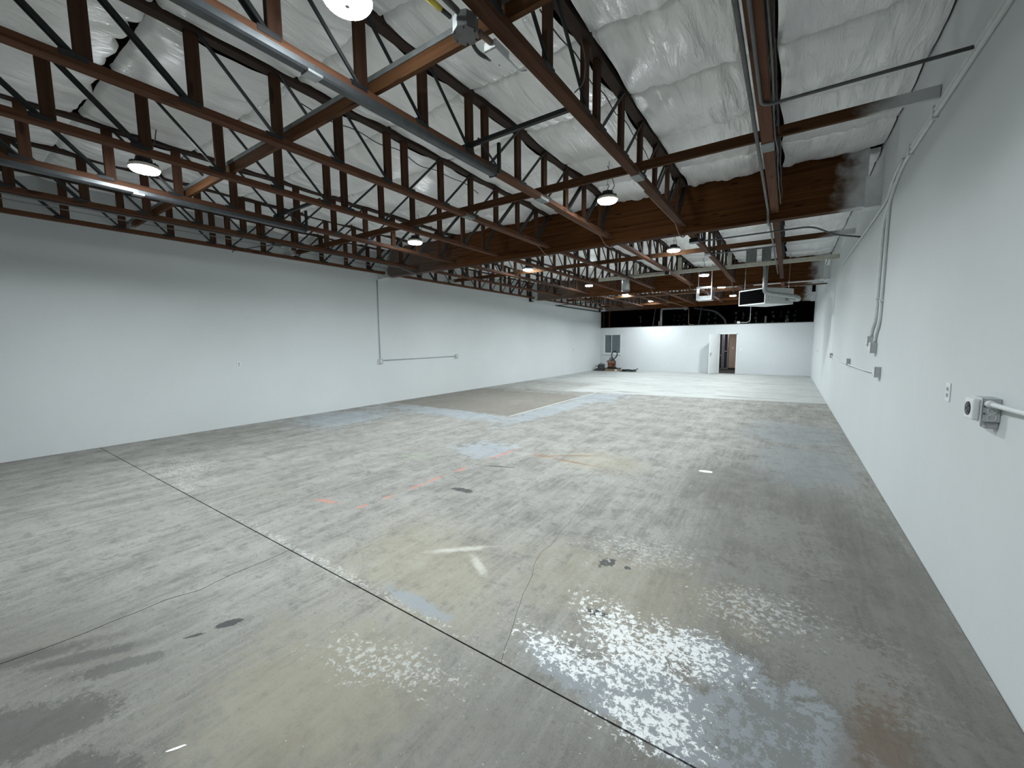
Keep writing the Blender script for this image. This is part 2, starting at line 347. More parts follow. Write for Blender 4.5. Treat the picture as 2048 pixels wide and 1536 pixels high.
cC = jag([(-1.12, J1)] + pix([(1020, 1270), (1045, 1190), (1065, 1150), (1075, 1115), (1110, 1080), (1150, 1030), (1190, 980), (1235, 935), (1290, 890)]) + [(-1.78, J2)], seed=3)
cD = jag([(-3.3, 4.9), (-3.0, 4.55), (-2.55, 4.2), (-2.2, 3.75), (-2.25, 3.5), (-2.0, 3.1), (-1.5, 2.8)], seed=4)
def off(path, d, taper=None): return [(x + d * (taper(y) if taper else 1), y) for x, y in path]
tp = lambda y: max(0.0, min(1.0, (5.2 - y) / 2.0)) * (.55 if y < 5 else 0)
e = GAP; x0, x1 = XL + .004, XR - .006
slabs = [
    [(x0, J1 - e)] + off(cA, -e * .5) [0:0] + [(p[0] - .0028, min(p[1], J1 - e)) for p in cA] + [(x0, YB)],
    [(p[0] + .0028, min(p[1], J1 - e)) for p in cA] + [(p[0] - e * .8, min(p[1], J1 - e)) for p in cB[::-1]],
    [(p[0] + e * .8, min(p[1], J1 - e)) for p in cB] + [(x1, YB), (x1, J1 - e)],
    [(x0, J1 + e), (x0, J2 - e * .6)] + [(p[0] - e * .45 * tp(p[1]), max(J1 + e, min(p[1], J2 - e * .6))) for p in cC[::-1]],
    [(p[0] + e * .45 * tp(p[1]), max(J1 + e, min(p[1], J2 - e * .6))) for p in cC] + [(x1, J2 - e * .6), (x1, J1 + e)],
    [(x0, J2 + e * .6), (-5.03 - e, J2 + e * .6), (-5.03 - e, 11.12 - e), (x0, 11.12 - e)],
    [(-5.03 + e, J2 + e * .6), (x1, J2 + e * .6), (x1, YF), (-5.03 + e, YF)],
    [(x0, 11.12 + e), (-5.03 + e, 11.12 + e), (-5.03 + e, YF), (x0, YF)]]
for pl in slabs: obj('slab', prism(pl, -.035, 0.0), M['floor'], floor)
# walls
wl = obj('wall_left', B((XL - .2, YB, -.05), (XL, 26, 4.6)), M['wall']); tag(wl, kind='structure')
wr = obj('wall_right', B((XR, YB, -.05), (XR + .2, 26, 4.6)), M['wall']); tag(wr, kind='structure')
wb = obj('wall_back', B((XL - .2, YB - .2, -.05), (XR + .2, YB, 4.6)), M['wall']); tag(wb, kind='structure')
# partition with door opening and window
DX0, DX1, DZ = -2.83, -2.04, 1.955
WX0, WX1, WZ0, WZ1 = -8.80, -7.78, .91, 2.04
PT = 2.385
bm = bmesh.new()
for a, b in (((XL, 0), (WX0, PT)), ((WX0, 0), (WX1, WZ0)), ((WX0, WZ1), (WX1, PT)), ((WX1, 0), (DX0, PT)), ((DX0, DZ), (DX1, PT)), ((DX1, 0), (XR, PT))):
    box(bm, (a[0], YF, a[1]), (b[0], YF + .12, b[1]))
wf = obj('wall_far', bm, M['part']); tag(wf, kind='structure')
t1 = obj('trim_1', B((XL, YF - .005, PT), (XR, YF + .13, PT + .03)), plain('dark_top_plate', (.10, .095, .09), .8)); tag(t1, kind='structure')
# roof deck and insulation blankets
ceil = obj('ceiling', B((XL - .2, YB - .1, 4.28), (XR + .2, 26.2, 4.36)), M['deck']); tag(ceil, kind='structure')
SEAM = [-.30, .15, 1.19, 2.2, 3.25, 4.22, 5.25, 6.3, 7.045]
edges = [XL + .01] + TX[::-1] + [XR - .004]
def blanket(xa, xb, ya, yb, nx, ny, seed, wallL, wallR, endb, enda, tear=0.0):
    rs = random.Random(seed); sag = rs.uniform(.04, .085); bl, br = rs.uniform(.015, .055), rs.uniform(.015, .055); skew = rs.uniform(-.25, .25)
    bm = bmesh.new(); grid = []
    for j in range(ny + 1):
        v = .5 - .5 * math.cos(PI * j / ny); v = .55 * v + .45 * (j / ny); row = []
        sv = max(0.0, math.sin(PI * v)); ds = min(v if not enda else 1, (1 - v) if not endb else 1) * (yb - ya)
        crease = .045 * math.exp(-(ds / .016) ** 2)
        for i in range(nx + 1):
            u = i / nx
            vs_ = min(1, max(0, v + skew * (u - .5) * v * (1 - v) * 2))
            lo = max(0.0, math.sin(PI * vs_)) ** .55
            if endb and v > .5: lo = math.sqrt(max(0, 1 - ((v - .5) / .5) ** 6))
            if enda and v < .5: lo = math.sqrt(max(0, 1 - ((.5 - v) / .5) ** 6))
            ul = xa + (.012 if wallL else .05 + bl * sv); ur = xb - (.012 if wallR else .05 + br * sv)
            x = ul + (ur - ul) * u; y = ya + (yb - ya) * v
            if tear and v > .5: y -= tear * max(0, .35 + noise.noise((x * 5, 3.1, seed))) * ((v - .5) * 2) ** 3
            su = max(0.0, math.sin(PI * u))
            z = 4.03 + crease - sag * lo * (.4 + .6 * su ** .6) - .016 * su
            near = .30 + .70 * (1 - sv) ** 1.5
            wr = noise.noise((x * 9.5, y * 1.5, .3)); wr = (1 - abs(wr) * 2) * .5
            z += .066 * near * wr * min(1, sv * 5 + .15) - .022 * noise.noise((x * 4.2, y * 2.3, 2.0)) - .006 * noise.noise((x * 27, y * 6, 5.0))
            if (endb and v > .97) or (enda and v < .03): z += .05
            row.append(bm.verts.new((x, y, z)))
        grid.append(row)
    for j in range(ny):
        for i in range(nx): bm.faces.new((grid[j][i], grid[j + 1][i], grid[j + 1][i + 1], grid[j][i + 1]))
    return bm
sd = 0
for bay in range(3):
    oy = BAYMID[bay] - BAYMID[0]
    for k in range(9):
        xa, xb = edges[k], edges[k + 1]
        for q in range(len(SEAM) - 1):
            sd += 1
            ya, yb = SEAM[q] + oy, SEAM[q + 1] + oy
            if bay == 0 and q == 0: ya -= 0
            hi = bay == 0
            wd = xb - xa
            tear = {(4, 1): .13, (3, 1): .05, (5, 1): .05, (2, 2): .04}.get((k, q), 0) if bay == 0 else 0
            bm = blanket(xa, xb, ya, yb - (.002 if tear else 0), max(4, int(wd * (36 if hi else 16))), 30 if hi else 12, sd, k == 0, k == 8, q == len(SEAM) - 2, q == 0, tear)
            o = obj('insulation_panel', bm, M['insul'], ceil, smooth=True)
# plain insulation over the strip behind the camera
for xa, xb in zip(edges, edges[1:]):
    obj('insulation_panel', blanket(xa, xb, YB + .01, -.49, 6, 6, int(xb * 10), False, False, True, True), M['insul'], ceil, smooth=True)

# ================================================================== GLULAM BEAMS
BEAM_LABEL = {0: 'brown glulam roof beam behind the steel door tracks', 1: 'brown glulam beam with white painted saddles, between door tracks and unit heater', 2: 'brown glulam beam spanning above the louvred unit heater', 3: 'brown glulam beam directly above the white partition with the door'}
for i, by in enumerate(BEAM_Y):
    xa, xb = XL + (.16 if i < 2 else .10), XR - .14
    t = thing('glulam_beam', BEAM_LABEL[i], 'beam', ((xa + xb) / 2, by, 3.32), 'glulam roof beams')
    obj('beam', B((xa, by - .08, 3.32), (xb, by + .08, 4.26), .004), M['glulam'], t)
    for side, mt in ((0, 'whitepaint' if i == 1 else 'plate'), (1, 'whitepaint')):
        bm = bmesh.new()
        if side: a, b, wx = xb - .02, XR - .001, XR
        else: a, b, wx = XL + .001, xa + .02, XL
        box(bm, (a, by - .105, 3.295), (b, by + .105, 3.32))
        box(bm, (a, by - .095, 3.32), (b, by - .0815, 3.68)); box(bm, (a, by + .0815, 3.32), (b, by + .095, 3.68))
        px = (XR - .014, XR - .001) if side else (XL + .001, XL + .014)
        box(bm, (px[0], by - .105, 3.32), (px[1], by + .105, 3.98))
        sdl = obj('beam_saddle', bm, M[mt], t)
        for zz in (3.5, 3.6):
            xc = (a + b) / 2 + (.02 if side else -.02)
            obj('bolt', lathe([(0, -.004), (.016, -.004), (.016, .012), (0, .012)], (xc, by - .101, zz), 8, 'Y'), M[mt if mt == 'whitepaint' else 'bolt'], sdl)

# ================================================================== ROOF TRUSSES
VY = [.125, .74, 1.355, 1.97, 2.585, 3.2]
CH = .058
me_chord = mesh_of(B((-.047, -HALF, 0), (.047, HALF, CH), .003), 'bottom_chord', M['chord'])
me_top = mesh_of(B((-.047, -HALF, ZTOP - ZC), (.047, HALF, ZTOP - ZC + .055)), 'top_chord', M['topchord'])
me_post = mesh_of(B((-.021, -.044, CH), (.021, .044, ZTOP - ZC), .002), 'post', M['post'])
def web_mesh(s, ya, yb, pair):
    bm = bmesh.new()
    for x in ((-.019, .019) if pair else (.036,)):
        tube(bm, [(x, s * ya, CH - .005), (x, s * yb, ZTOP - ZC + .01)], .0145 if not pair else .0165, 6)
    return mesh_of(bm, 'steel_web', M['steel'])
webs = []
for s in (-1, 1):
    ys = VY + [HALF - .01]
    for i in range(6): webs.append(web_mesh(s, ys[i] + .035, ys[i + 1] - .03, i >= 3))
me_plate = mesh_of(B((-.0495, -.07, CH - .03), (.0495, .07, CH + .012), .004), 'connector_plate', M['plate'])
ORD = ['first', 'second', 'third', 'fourth', 'fifth', 'sixth', 'seventh', 'eighth']
BAYN = ['door-track bay', 'heater bay', 'partition bay']
TR = {}
for bay in range(3):
    for k, x in enumerate(TX):
        t = thing('roof_truss', 'brown wooden roof truss with dark steel webs, %s from the heater side, %s' % (ORD[k], BAYN[bay]), 'truss', (x, BAYMID[bay], ZC), 'roof trusses', local=True)
        TR[bay, k] = t
        obj('bottom_chord', me_chord, None, t); obj('top_chord', me_top, None, t)
        for s in (-1, 1):
            for v in VY:
                o = obj('post', me_post, None, t); o.location.y = s * v
                q = obj('connector_plate', me_plate, None, t); q.location.y = s * (v + .05)
        for wme in webs: obj('steel_web', wme, None, t)
me_strap = mesh_of(B((-.05, -.10, -.006), (.05, .10, .03), .001), 'strap_plate', M['dullgalv'])
for k in (0, 1, 2, 3):
    o = obj('strap_plate', me_strap, None, TR[0, k]); o.location.y = 1.29

# ================================================================== CROSS BRACING BOARDS
ZP = ZC + CH + .002
def brace(y, xa, xb, label, mat='purlin', h=.092, th=.038):
    t = obj('bracing_board', B((xa, y - th / 2, ZP), (xb, y + th / 2, ZP + h), .002), M[mat]); tag(t, label, 'board', 'cross bracing boards'); return t
t = thing('bracing_board', 'brown bracing board with a grey steel strip along it, crossing the door tracks', 'board', (-4, 2.10, ZP), 'cross bracing boards')
obj('board', B((XL + .005, 2.095, ZP), (XR - .005, 2.135, ZP + .125), .002), M['purlin'], t)
obj('steel_strip', B((XL + .02, 2.083, ZP + .085), (XR - .6, 2.094, ZP + .122), .002), M['dullgalv'], t)
brace(4.648, XL + .005, XR - .004, 'brown bracing board under the trusses between the door tracks and first glulam beam')
brace(9.52, XL + .005, XR - .004, 'dark brown bracing board crossing trusses before the cream painted one')
t = thing('bracing_board', 'cream painted bracing board with short uprights, in front of the unit heater', 'board', (-2, 12.15, ZP), 'cross bracing boards')
obj('board', B((-4.98, 12.13, ZP), (XR - .004, 12.168, ZP + .10), .002), M['cream'], t)
for k in (1, 2, 3): obj('upright', B((TX[k] + .055, 12.10, ZP), (TX[k] + .15, 12.128, 3.9), .002), M['cream'], t)
brace(17.15, XL + .005, XR - .004, 'brown bracing board in the bay nearest the partition, farther from the door', h=.09)
brace(21.32, XL + .005, XR - .004, 'brown bracing board close to the partition beam, last of the row', h=.09)

# ================================================================== LED HIGH-BAY LAMPS
LZ = 3.49
R0 = .135
def lamp_meshes():
    d = {}
    d['lens'] = mesh_of(lathe([(0, -.030), (R0 - .022, -.030), (R0 - .012, -.020), (R0 - .012, .004), (0, .004)], (0, 0, 0), 32), 'lens', M['lens'])
    d['rim'] = mesh_of(lathe([(R0 - .012, -.004), (R0, -.004), (R0, .02), (R0 - .01, .03), (R0 - .03, .03), (R0 - .03, .006), (R0 - .012, .004), (R0 - .012, -.004)], (0, 0, 0), 32), 'rim', M['lamp_rim'], True)
    bm = lathe([(.0, .006), (R0 - .03, .006), (R0 - .03, .03), (.075, .05), (.07, .105), (0, .11)], (0, 0, 0), 24)
    for k in range(20):
        a = 2 * PI * k / 20; vsn = box(bm, (.07, -.003, .03), (R0 - .015, .003, .055))
        bmesh.ops.transform(bm, matrix=Matrix.Rotation(a, 4, 'Z'), verts=vsn)
    d['heat_sink'] = mesh_of(bm, 'heat_sink', M['lamp_body'])
    d['hook'] = mesh_of(T([(0, 0, .10), (0, 0, .15), (.025, 0, .175), (0, 0, .205), (-.02, 0, .18)], .006, 6, .02), 'hook', M['bolt'], True)
    d['sensor'] = mesh_of(lathe([(0, -.044), (.013, -.042), (.016, -.030), (0, -.030)], (0, 0, 0), 12), 'sensor', M['greypaint'])
    return d
LM = lamp_meshes()
LAMP_LIGHT = bpy.data.lights.new('led_light', 'AREA'); LAMP_LIGHT.shape = 'DISK'; LAMP_LIGHT.size = 2 * (R0 - .024); LAMP_LIGHT.energy = LAMP_WATTS
LAMP_LIGHT.color = LAMP_COLOR[:3]; LAMP_LIGHT.spread = math.radians(154)
def lamp(x, y, label, z=LZ):
    t = thing('high_bay_lamp', label, 'lamp', (x, y, z), 'LED high bay lamps', local=True)
    for nme in ('lens', 'rim', 'heat_sink', 'hook', 'sensor'): obj(nme, LM[nme], None, t)
    ld = LAMP_LIGHT; lo = bpy.data.objects.new('led_light', ld); COL.objects.link(lo); lo.parent = t; lo.location = (0, 0, -.0315)
    rs = random.Random(int(x * 100 + y * 10)); dx = rs.uniform(-.05, .05)
    top = 4.02 - z
    obj('chain', T([(0, 0, .2), (dx * .3, .02, (top + .2) / 2), (dx, .03, top)], .004, 5), M['bolt'], t)
    obj('power_cord', T([(.03, .02, .1), (.07 + dx, .05, .17), (.02 + dx, .1, .3), (-.08, .16, top)], .005, 5, .1), M['rubber'], t)
YL = [[(1.5, 3.49), (5.37, 3.49), (9.14, 3.51), (12.87, 3.48), (16.5, 3.53), (20.18, 3.555)], [(1.55, 3.49), (5.35, 3.465), (9.27, 3.52), (13.23, 3.54), (17.0, 3.58), (20.86, 3.61)]]
for r, (x, rn) in enumerate(((-2.09, 'row nearer the heater'), (-5.77, 'row farther from the heater'))):
    for i, (y, z) in enumerate(YL[r]):
        lamp(x, y, 'glowing round LED lamp in the %s, %s from the partition' % (rn, ORD[5 - i]), z)

# ================================================================== OVERHEAD DOOR TRACKS
def door_track(x, label):
    t = thing('door_track', label, 'door track', (x, 1, 3.33), 'overhead door tracks')
    z0 = 3.345
    def rail(ya, yb, m, dz=0.0, dx=0.0):
        bm = bmesh.new()
        prof = [(-.04, .05), (-.04, .012), (-.028, 0), (.028, 0), (.04, .012), (.04, .05), (.034, .05), (.034, .014), (.025, .006), (-.025, .006), (-.034, .014), (-.034, .05)]
        a = [bm.verts.new((x + p[0] + dx, ya, z0 + p[1] + dz)) for p in prof]; b = [bm.verts.new((x + p[0] + dx, yb, z0 + p[1] + dz)) for p in prof]
        n = len(prof)
        for i in range(n): bm.faces.new((a[i], a[(i + 1) % n], b[(i + 1) % n], b[i]))
        bm.faces.new(a[::-1]); bm.faces.new(b)
        return obj('rail', bm, m, t)
    rail(YB + .3, 1.61, M['track']); rail(1.61, 3.56, M['track'], -.004, .004)
    obj('splice', B((x - .044, 1.56, z0 - .008), (x + .044, 1.66, z0 + .01), .002), M['galv'], t)
    obj('end_stop', B((x - .045, 3.555, z0 - .008), (x + .045, 3.575, z0 + .06), .002), M['plate'], t)
    dxw = .075
    obj('hanger_angle', B((x + dxw, 3.535, z0 + .0), (x + dxw + .032, 3.567, z0 + .30), .002), M['plate'], t)
    obj('diagonal_strap', T([(x + dxw + .01, 3.55, z0 + .05), (x + dxw + .01, 3.22, z0 + .22)], .012, 4), M['plate'], t)
    bm = bmesh.new(); box(bm, (x - .12, 3.17, z0 + .145), (x + 1.12, 3.175, z0 + .18)); box(bm, (x - .12, 3.175, z0 + .145), (x + 1.12, 3.205, z0 + .15))
    obj('cross_angle', bm, M['plate'], t)
    return t
door_track(-2.645, 'grey steel overhead door track under the third truss from the heater side')
door_track(-6.30, 'grey steel overhead door track under the sixth truss from the heater side')


# ================================================================== CONDUITS, BOXES AND WIRES
def run(name, pts, r, mat, label, cat='conduit', bend=.12, group=None, seg=8):
    return tag(obj(name, T(pts, r, seg, bend), M[mat], None, True), label, cat, group)
x0_ = TX[0]
run('conduit', [(x0_ - .075, YB, 3.405), (x0_ - .075, 6.86, 3.405), (x0_ - .075, 7.0, 3.30), (x0_ - .075, 7.3, 3.30), (x0_ - .075, 7.5, 3.39), (x0_ - .075, 13.2, 3.39)], .0155, 'emt', 'grey conduit along the left edge of the truss nearest the white wall', bend=.1)
run('conduit', [(x0_ - .012, YB, 3.394), (x0_ - .012, 3.82, 3.394), (XR - .03, 3.82, 3.39)], .0125, 'emt', 'thin grey conduit leaving the first truss and crossing to the wall', bend=.09)
rs = random.Random(5)
run('cable', [(x0_ + .062 + rs.uniform(-.006, .012), y * .36 - .5, 3.435 + rs.uniform(-.018, .018)) for y in range(0, 21)], .007, 'emt', 'wavy grey cable tied along the side of the first truss', 'cable', .1)
run('cable', [(x0_ + .085 + rs.uniform(-.006, .012), y * .36 - .5, 3.47 + rs.uniform(-.02, .02)) for y in range(0, 21)], .006, 'rubber', 'black cable running beside the wavy grey cable on first truss', 'cable', .1)
WX = XR - .016
run('wall_conduit', [(WX, 1.2, 3.395), (WX, 5.75, 3.395), (WX, 6.02, 3.33), (WX, 6.32, 3.16), (WX, 6.32, 1.80), (WX, 6.50, 1.66), (WX, 6.54, 1.56)], .0175, 'whitepaint', 'white wall conduit, upper of a pair, dropping to the lower junction box', bend=.16)
run('wall_conduit', [(WX, 1.2, 3.355), (WX, 5.70, 3.355), (WX, 6.05, 3.27), (WX, 6.60, 3.02), (WX, 6.60, 1.84), (WX, 6.80, 1.72), (WX, 6.83, 1.64)], .0175, 'whitepaint', 'white wall conduit, lower of a pair, dropping to the higher junction box', bend=.16)
run('wall_conduit', [(WX - .028, 5.6, 3.36), (WX - .028, 6.0, 3.31), (WX, 6.45, 3.22), (WX, 7.2, 3.2), (WX, 11.38, 3.2)], .013, 'whitepaint', 'white wall conduit running on towards the partition, ending bare', bend=.2)
for i, (y, z) in enumerate(((4.66, 3.375), (5.42, 3.375), (6.32, 2.05), (6.6, 2.1))):
    bm = bmesh.new(); 
    if z > 3: box(bm, (WX - .02, y - .012, z - .05), (XR - .001, y + .012, z + .05))
    else: box(bm, (WX - .02, y - .03, z - .012), (XR - .001, y + .03, z + .012))
    tag(obj('conduit_strap', bm, M['whitepaint']), ['white strap holding the conduit pair, under the crossing conduit', 'white strap holding the conduit pair, just before its bend down', 'white strap low on the conduit to the lower junction box', 'white strap low on the conduit to the higher junction box'][i], 'strap', 'conduit straps')
def wall_box(name, y, z, sy, sz, d, label, mat='greypaint', cat='junction box', lip=True):
    t = thing(name, label, cat, (XR, y, z), 'wall boxes')
    obj('box_body', B((XR - d, y - sy / 2, z - sz / 2), (XR - .0005, y + sy / 2, z + sz / 2), .003), M[mat], t)
    cv_ = obj('cover', B((XR - d - .006, y - sy / 2 - .003, z - sz / 2 - .003), (XR - d, y + sy / 2 + .003, z + sz / 2 + .003), .002), M['whitepaint'], t)
    for zz in (-.36, .36): obj('screw', lathe([(0, -.002), (.005, -.002), (.005, .002), (0, .002)], (XR - d - .008, y, z + zz * sz), 8, 'X'), M['bolt'], cv_)
    return t
wall_box('junction_box', 6.83, 1.585, .13, .125, .055, 'grey junction box at the higher end of the conduit pair')
wall_box('junction_box', 6.53, 1.505, .13, .125, .06, 'grey junction box at the lower end of the conduit pair')
wall_box('junction_box', 6.16, 1.237, .12, .12, .055, 'square grey box at the near end of the sagging wall conduit')
wall_box('junction_box', 8.88, 1.232, .11, .115, .05, 'square grey box midway along the sagging wall conduit')
wall_box('outlet_box', 12.2, 1.238, .10, .11, .05, 'small grey outlet box at the far end of the sagging wall conduit')
run('wall_conduit', [(WX - .012, 12.14, 1.225), (WX, 11.5, 1.205), (WX, 10.2, 1.185), (WX - .012, 8.94, 1.188)], .012, 'whitepaint', 'white conduit between the far outlet box and the middle box', bend=.3)
run('wall_conduit', [(WX - .014, 8.83, 1.192), (WX, 8.3, 1.19), (WX, 7.2, 1.196), (WX - .012, 6.225, 1.225)], .012, 'whitepaint', 'white conduit between the middle box and the near square box', bend=.3)
tag(obj('wall_hole', B((XR - .004, 18.13, 1.17), (XR - .0004, 18.25, 1.25), .001), M['black_plastic']), 'small dark uncovered outlet hole far along the wall', 'outlet')
# near receptacle box with conduit
t = thing('receptacle_box', 'white surface box with a round black socket and conduit entering its side', 'outlet', (XR, 3.05, 1.25), 'wall boxes')
by0, by1, bz0, bz1 = 2.965, 3.085, 1.195, 1.312
obj('box_body', B((XR - .066, by0, bz0), (XR - .0005, by1, bz1), .003), M['greypaint'], t)
cv_ = obj('cover', B((XR - .098, by0 + .004, bz0 + .004), (XR - .0705, by1 - .004, bz1 - .004), .010, 3), M['white_plastic'], t)
obj('gasket', B((XR - .0705, by0 - .002, bz0 - .002), (XR - .0655, by1 + .002, bz1 + .002)), M['whitepaint'], t)
sk = obj('socket_face', lathe([(0, -.003), (.034, -.003), (.036, .004), (0, .004)], (XR - .099, 3.025, 1.253), 20, 'X'), M['black_plastic'], cv_)
for a in range(3): obj('socket_slot', lathe([(0, -.002), (.005, -.002), (.005, .002), (0, .002)], (XR - .103, 3.025 + .015 * math.cos(a * 2.1), 1.253 + .015 * math.sin(a * 2.1)), 8, 'X'), M['bolt'], cv_)
for zz in (1.252, 1.217): obj('knockout', lathe([(.014, -.0015), (.0165, -.0015), (.0165, .0015), (.014, .0015), (.014, -.0015)], (XR - .030, by0 - .0005, zz), 16, 'Y'), M['whitepaint'], t)
for zz in (1.272, 1.236): obj('screw', lathe([(0, -.002), (.0035, -.002), (.0035, .002), (0, .002)], (XR - .057, by0 - .001, zz), 8, 'Y'), M['black_plastic'], t)
obj('strap', B((XR - .05, by0 + .01, 1.16), (XR - .0005, by0 + .07, bz0 - .0005), .004), M['greypaint'], t)
run('wall_conduit', [(XR - .045, 2.964, 1.287), (XR - .035, 2.8, 1.286), (WX, 2.62, 1.285), (WX, YB + .001, 1.285)], .0125, 'whitepaint', 'white conduit entering the side of the black socket box', bend=.1)
obj('connector', T([(XR - .045, 2.964, 1.287), (XR - .0445, 2.925, 1.287)], .018, 10), M['whitepaint'], t, True)
def outlet(c, face, label, w=.075, h=.115, gang=1, kind='outlet'):
    """face 'X+' = plate on the left wall, 'X-' = on the right wall, 'Y-' = on the partition"""
    t = thing(kind + '_plate', label, kind, c, 'wall plates'); cx_, cy_, cz_ = c
    ax = {'X+': ((0, 1, 0), (1, 0, 0)), 'X-': ((0, 1, 0), (-1, 0, 0)), 'Y-': ((1, 0, 0), (0, -1, 0))}[face]
    u, nrm = Vector(ax[0]), Vector(ax[1]); zv = Vector((0, 0, 1)); c = Vector(c)
    def pb(du, dz, su, sz, d0, d1, bev=.0012):
        a = c + u * (du - su / 2) + zv * (dz - sz / 2) + nrm * d0; b = c + u * (du + su / 2) + zv * (dz + sz / 2) + nrm * d1
        return B([min(a[i], b[i]) for i in range(3)], [max(a[i], b[i]) for i in range(3)], bev)
    obj('plate', pb(0, 0, w, h, .0004, .007), M['white_plastic'], t)
    for dz in ((-.02, .02) if kind == 'outlet' else (0,)):
        rc = obj('receptacle' if kind == 'outlet' else 'rocker', pb(0, dz, .032, .028 if kind == 'outlet' else .06, .007, .0095), M['greypaint' if kind == 'outlet' else 'white_plastic'], t)
        if kind == 'outlet':
            for du in (-.007, .007): obj('slot', pb(du, dz, .003, .011, .0095, .0102, 0), M['black_plastic'], rc)
    return t
outlet((XR, 3.76, 1.263), 'X-', 'white outlet plate on the wall just beyond the black socket box', .078, .122)
outlet((XL, 3.60, 1.224), 'X+', 'white outlet plate alone on the long blank wall')
outlet((-4.436, YF, .24), 'Y-', 'low white outlet plate on the partition beside the open door')
outlet((-1.867, YF, 1.176), 'Y-', 'white light switch plate on the partition beside the doorway', .12, .12, 2, 'switch')
tag(obj('small_sticker', B((XL + .0005, 18.74, 1.20), (XL + .002, 18.82, 1.27)), M['greypaint']), 'tiny grey patch on the long wall near the partition', 'patch')
# conduit on the long left wall
LXW = XL + .014
run('wall_conduit', [(LXW, 6.985, 3.28), (LXW, 6.98, 1.20)], .0115, 'greypaint', 'thin white conduit dropping down the long wall from the beam saddle', bend=0)
run('wall_conduit', [(LXW, 7.09, 1.165), (LXW, 9.93, 1.185)], .0115, 'greypaint', 'thin white conduit running level between two boxes on the long wall', bend=0)
for y, z, lb in ((6.98, 1.15, 'white outlet box at the foot of the vertical conduit'), (9.99, 1.186, 'white outlet box at the end of the level conduit')):
    t = thing('outlet_box', lb + ' on long wall', 'outlet', (XL, y, z), 'wall boxes')
    obj('box_body', B((XL + .0005, y - .055, z - .06), (XL + .05, y + .055, z + .06), .004), M['white_plastic'], t)
    cvr = obj('cover', B((XL + .05, y - .058, z - .063), (XL + .056, y + .058, z + .063), .002), M['greypaint'], t)
    for dz in (-.02, .02): obj('receptacle', B((XL + .056, y - .016, z + dz - .014), (XL + .058, y + .016, z + dz + .014)), M['white_plastic'], cvr)
# conduit and boxes under the seventh truss
xs = TX[6]
p7 = at_z(556, 487, 3.40).y + .061
run('conduit', [(xs - .062, YB, 3.40), (xs - .062, p7 - .122, 3.40)], .016, 'emt', 'grey conduit under the seventh truss on the door track side of box', bend=0)
run('conduit', [(xs - .062, p7, 3.40), (xs - .062, 6.6, 3.40), (xs - .05, 6.95, 3.31), (xs + .05, 7.2, 3.29)], .016, 'emt', 'grey conduit under the seventh truss from its box to the beam', bend=.12)
p = at_z(556, 487, 3.40)
t = thing('junction_box', 'grey junction box hanging on the conduit under the seventh truss', 'junction box', (xs - .062, p.y, 3.38)); obj('box_body', B((xs - .115, p.y - .06, 3.355), (xs - .02, p.y + .06, 3.435), .008, 2), M['emt'], t)
obj('box_cover', B((xs - .12, p.y - .065, 3.349), (xs - .015, p.y + .065, 3.3548), .002), M['dullgalv'], t)
run('rod', [(xs - .12, p.y, 3.40), (xs - .55, p.y - .12, 3.39), (xs - 1.05, p.y - .3, 3.36), (xs - 1.07, p.y - .31, 3.33)], .007, 'steel', 'thin dark rod reaching from the seventh truss box to the long wall', 'rod', .02)
run('wire', [(TX[7] + .2, YB, 3.56), (TX[7] + .2, 2.0, 3.545), (TX[7] + .22, 4.2, 3.55), (TX[7] + .2, 6.95, 3.53)], .006, 'dullgalv', 'thin pale wire strung between the two trusses by the long wall', 'wire', .3)
# conduits ducking under the first and second beam
for bi, by in ((1, BEAM_Y[1]), (2, BEAM_Y[2])):
    for k in (1, 2, 3):
        xx = TX[k] - .06
        run('conduit', [(xx, by - 2.0, 3.418), (xx, by - .36, 3.418), (xx, by - .13, 3.30), (xx + .02, by + .1, 3.296), (xx + .03, by + .22, 3.36)], .0095, 'brownemt',
            'brown conduit under the %s truss, ducking beneath the %s' % (ORD[k], ('first glulam beam', 'beam above the heater')[bi - 1]), bend=.1, group='conduits ducking under beams', seg=6)
# bay 2 conduit and box
t = thing('junction_box', 'black junction box under the second truss just past the first beam', 'junction box', (TX[1], 7.95, 3.38)); obj('box_body', B((TX[1] - .07, 7.88, 3.395 - .05), (TX[1] + .07, 8.02, 3.408), .004), M['plate'], t)
obj('box_cover', B((TX[1] - .075, 7.875, 3.338), (TX[1] + .075, 8.025, 3.3448)), M['dullgalv'], t)
run('conduit', [(TX[1] + .0705, 7.95, 3.352), (.22, 7.95, 3.352), (.52, 8.25, 3.24), (XR - .02, 8.62, 3.235)], .013, 'emt', 'grey conduit with a drop bend, crossing from black box to wall', bend=.14)
run('conduit', [(TX[1] + .05, 9.42, 3.392), (x0_ - .05, 9.42, 3.392)], .013, 'emt', 'short grey conduit between the first two trusses in the heater bay', bend=.05)
t = thing('junction_box', 'grey bracket box under the second truss by the dark bracing board', 'junction box', (TX[1], 9.42, 3.38)); obj('box_body', B((TX[1] - .06, 9.36, 3.36), (TX[1] + .055, 9.5, 3.408), .003), M['galv'], t)
t = thing('junction_box', 'black square box under the third truss before the cream board', 'junction box', (TX[2], 11.2, 3.38)); obj('box_body', B((TX[2] - .055, 11.14, 3.34), (TX[2] + .055, 11.26, 3.408), .004), M['black_plastic'], t)
obj('box_cover', B((TX[2] - .06, 11.136, 3.334), (TX[2] + .06, 11.264, 3.3398)), M['plate'], t)
run('conduit', [(TX[2] - .06, 11.2, 3.39), (TX[3] - .05, 11.2, 3.39)], .009, 'emt', 'thin conduit leaving the black square box across to next truss', bend=0)
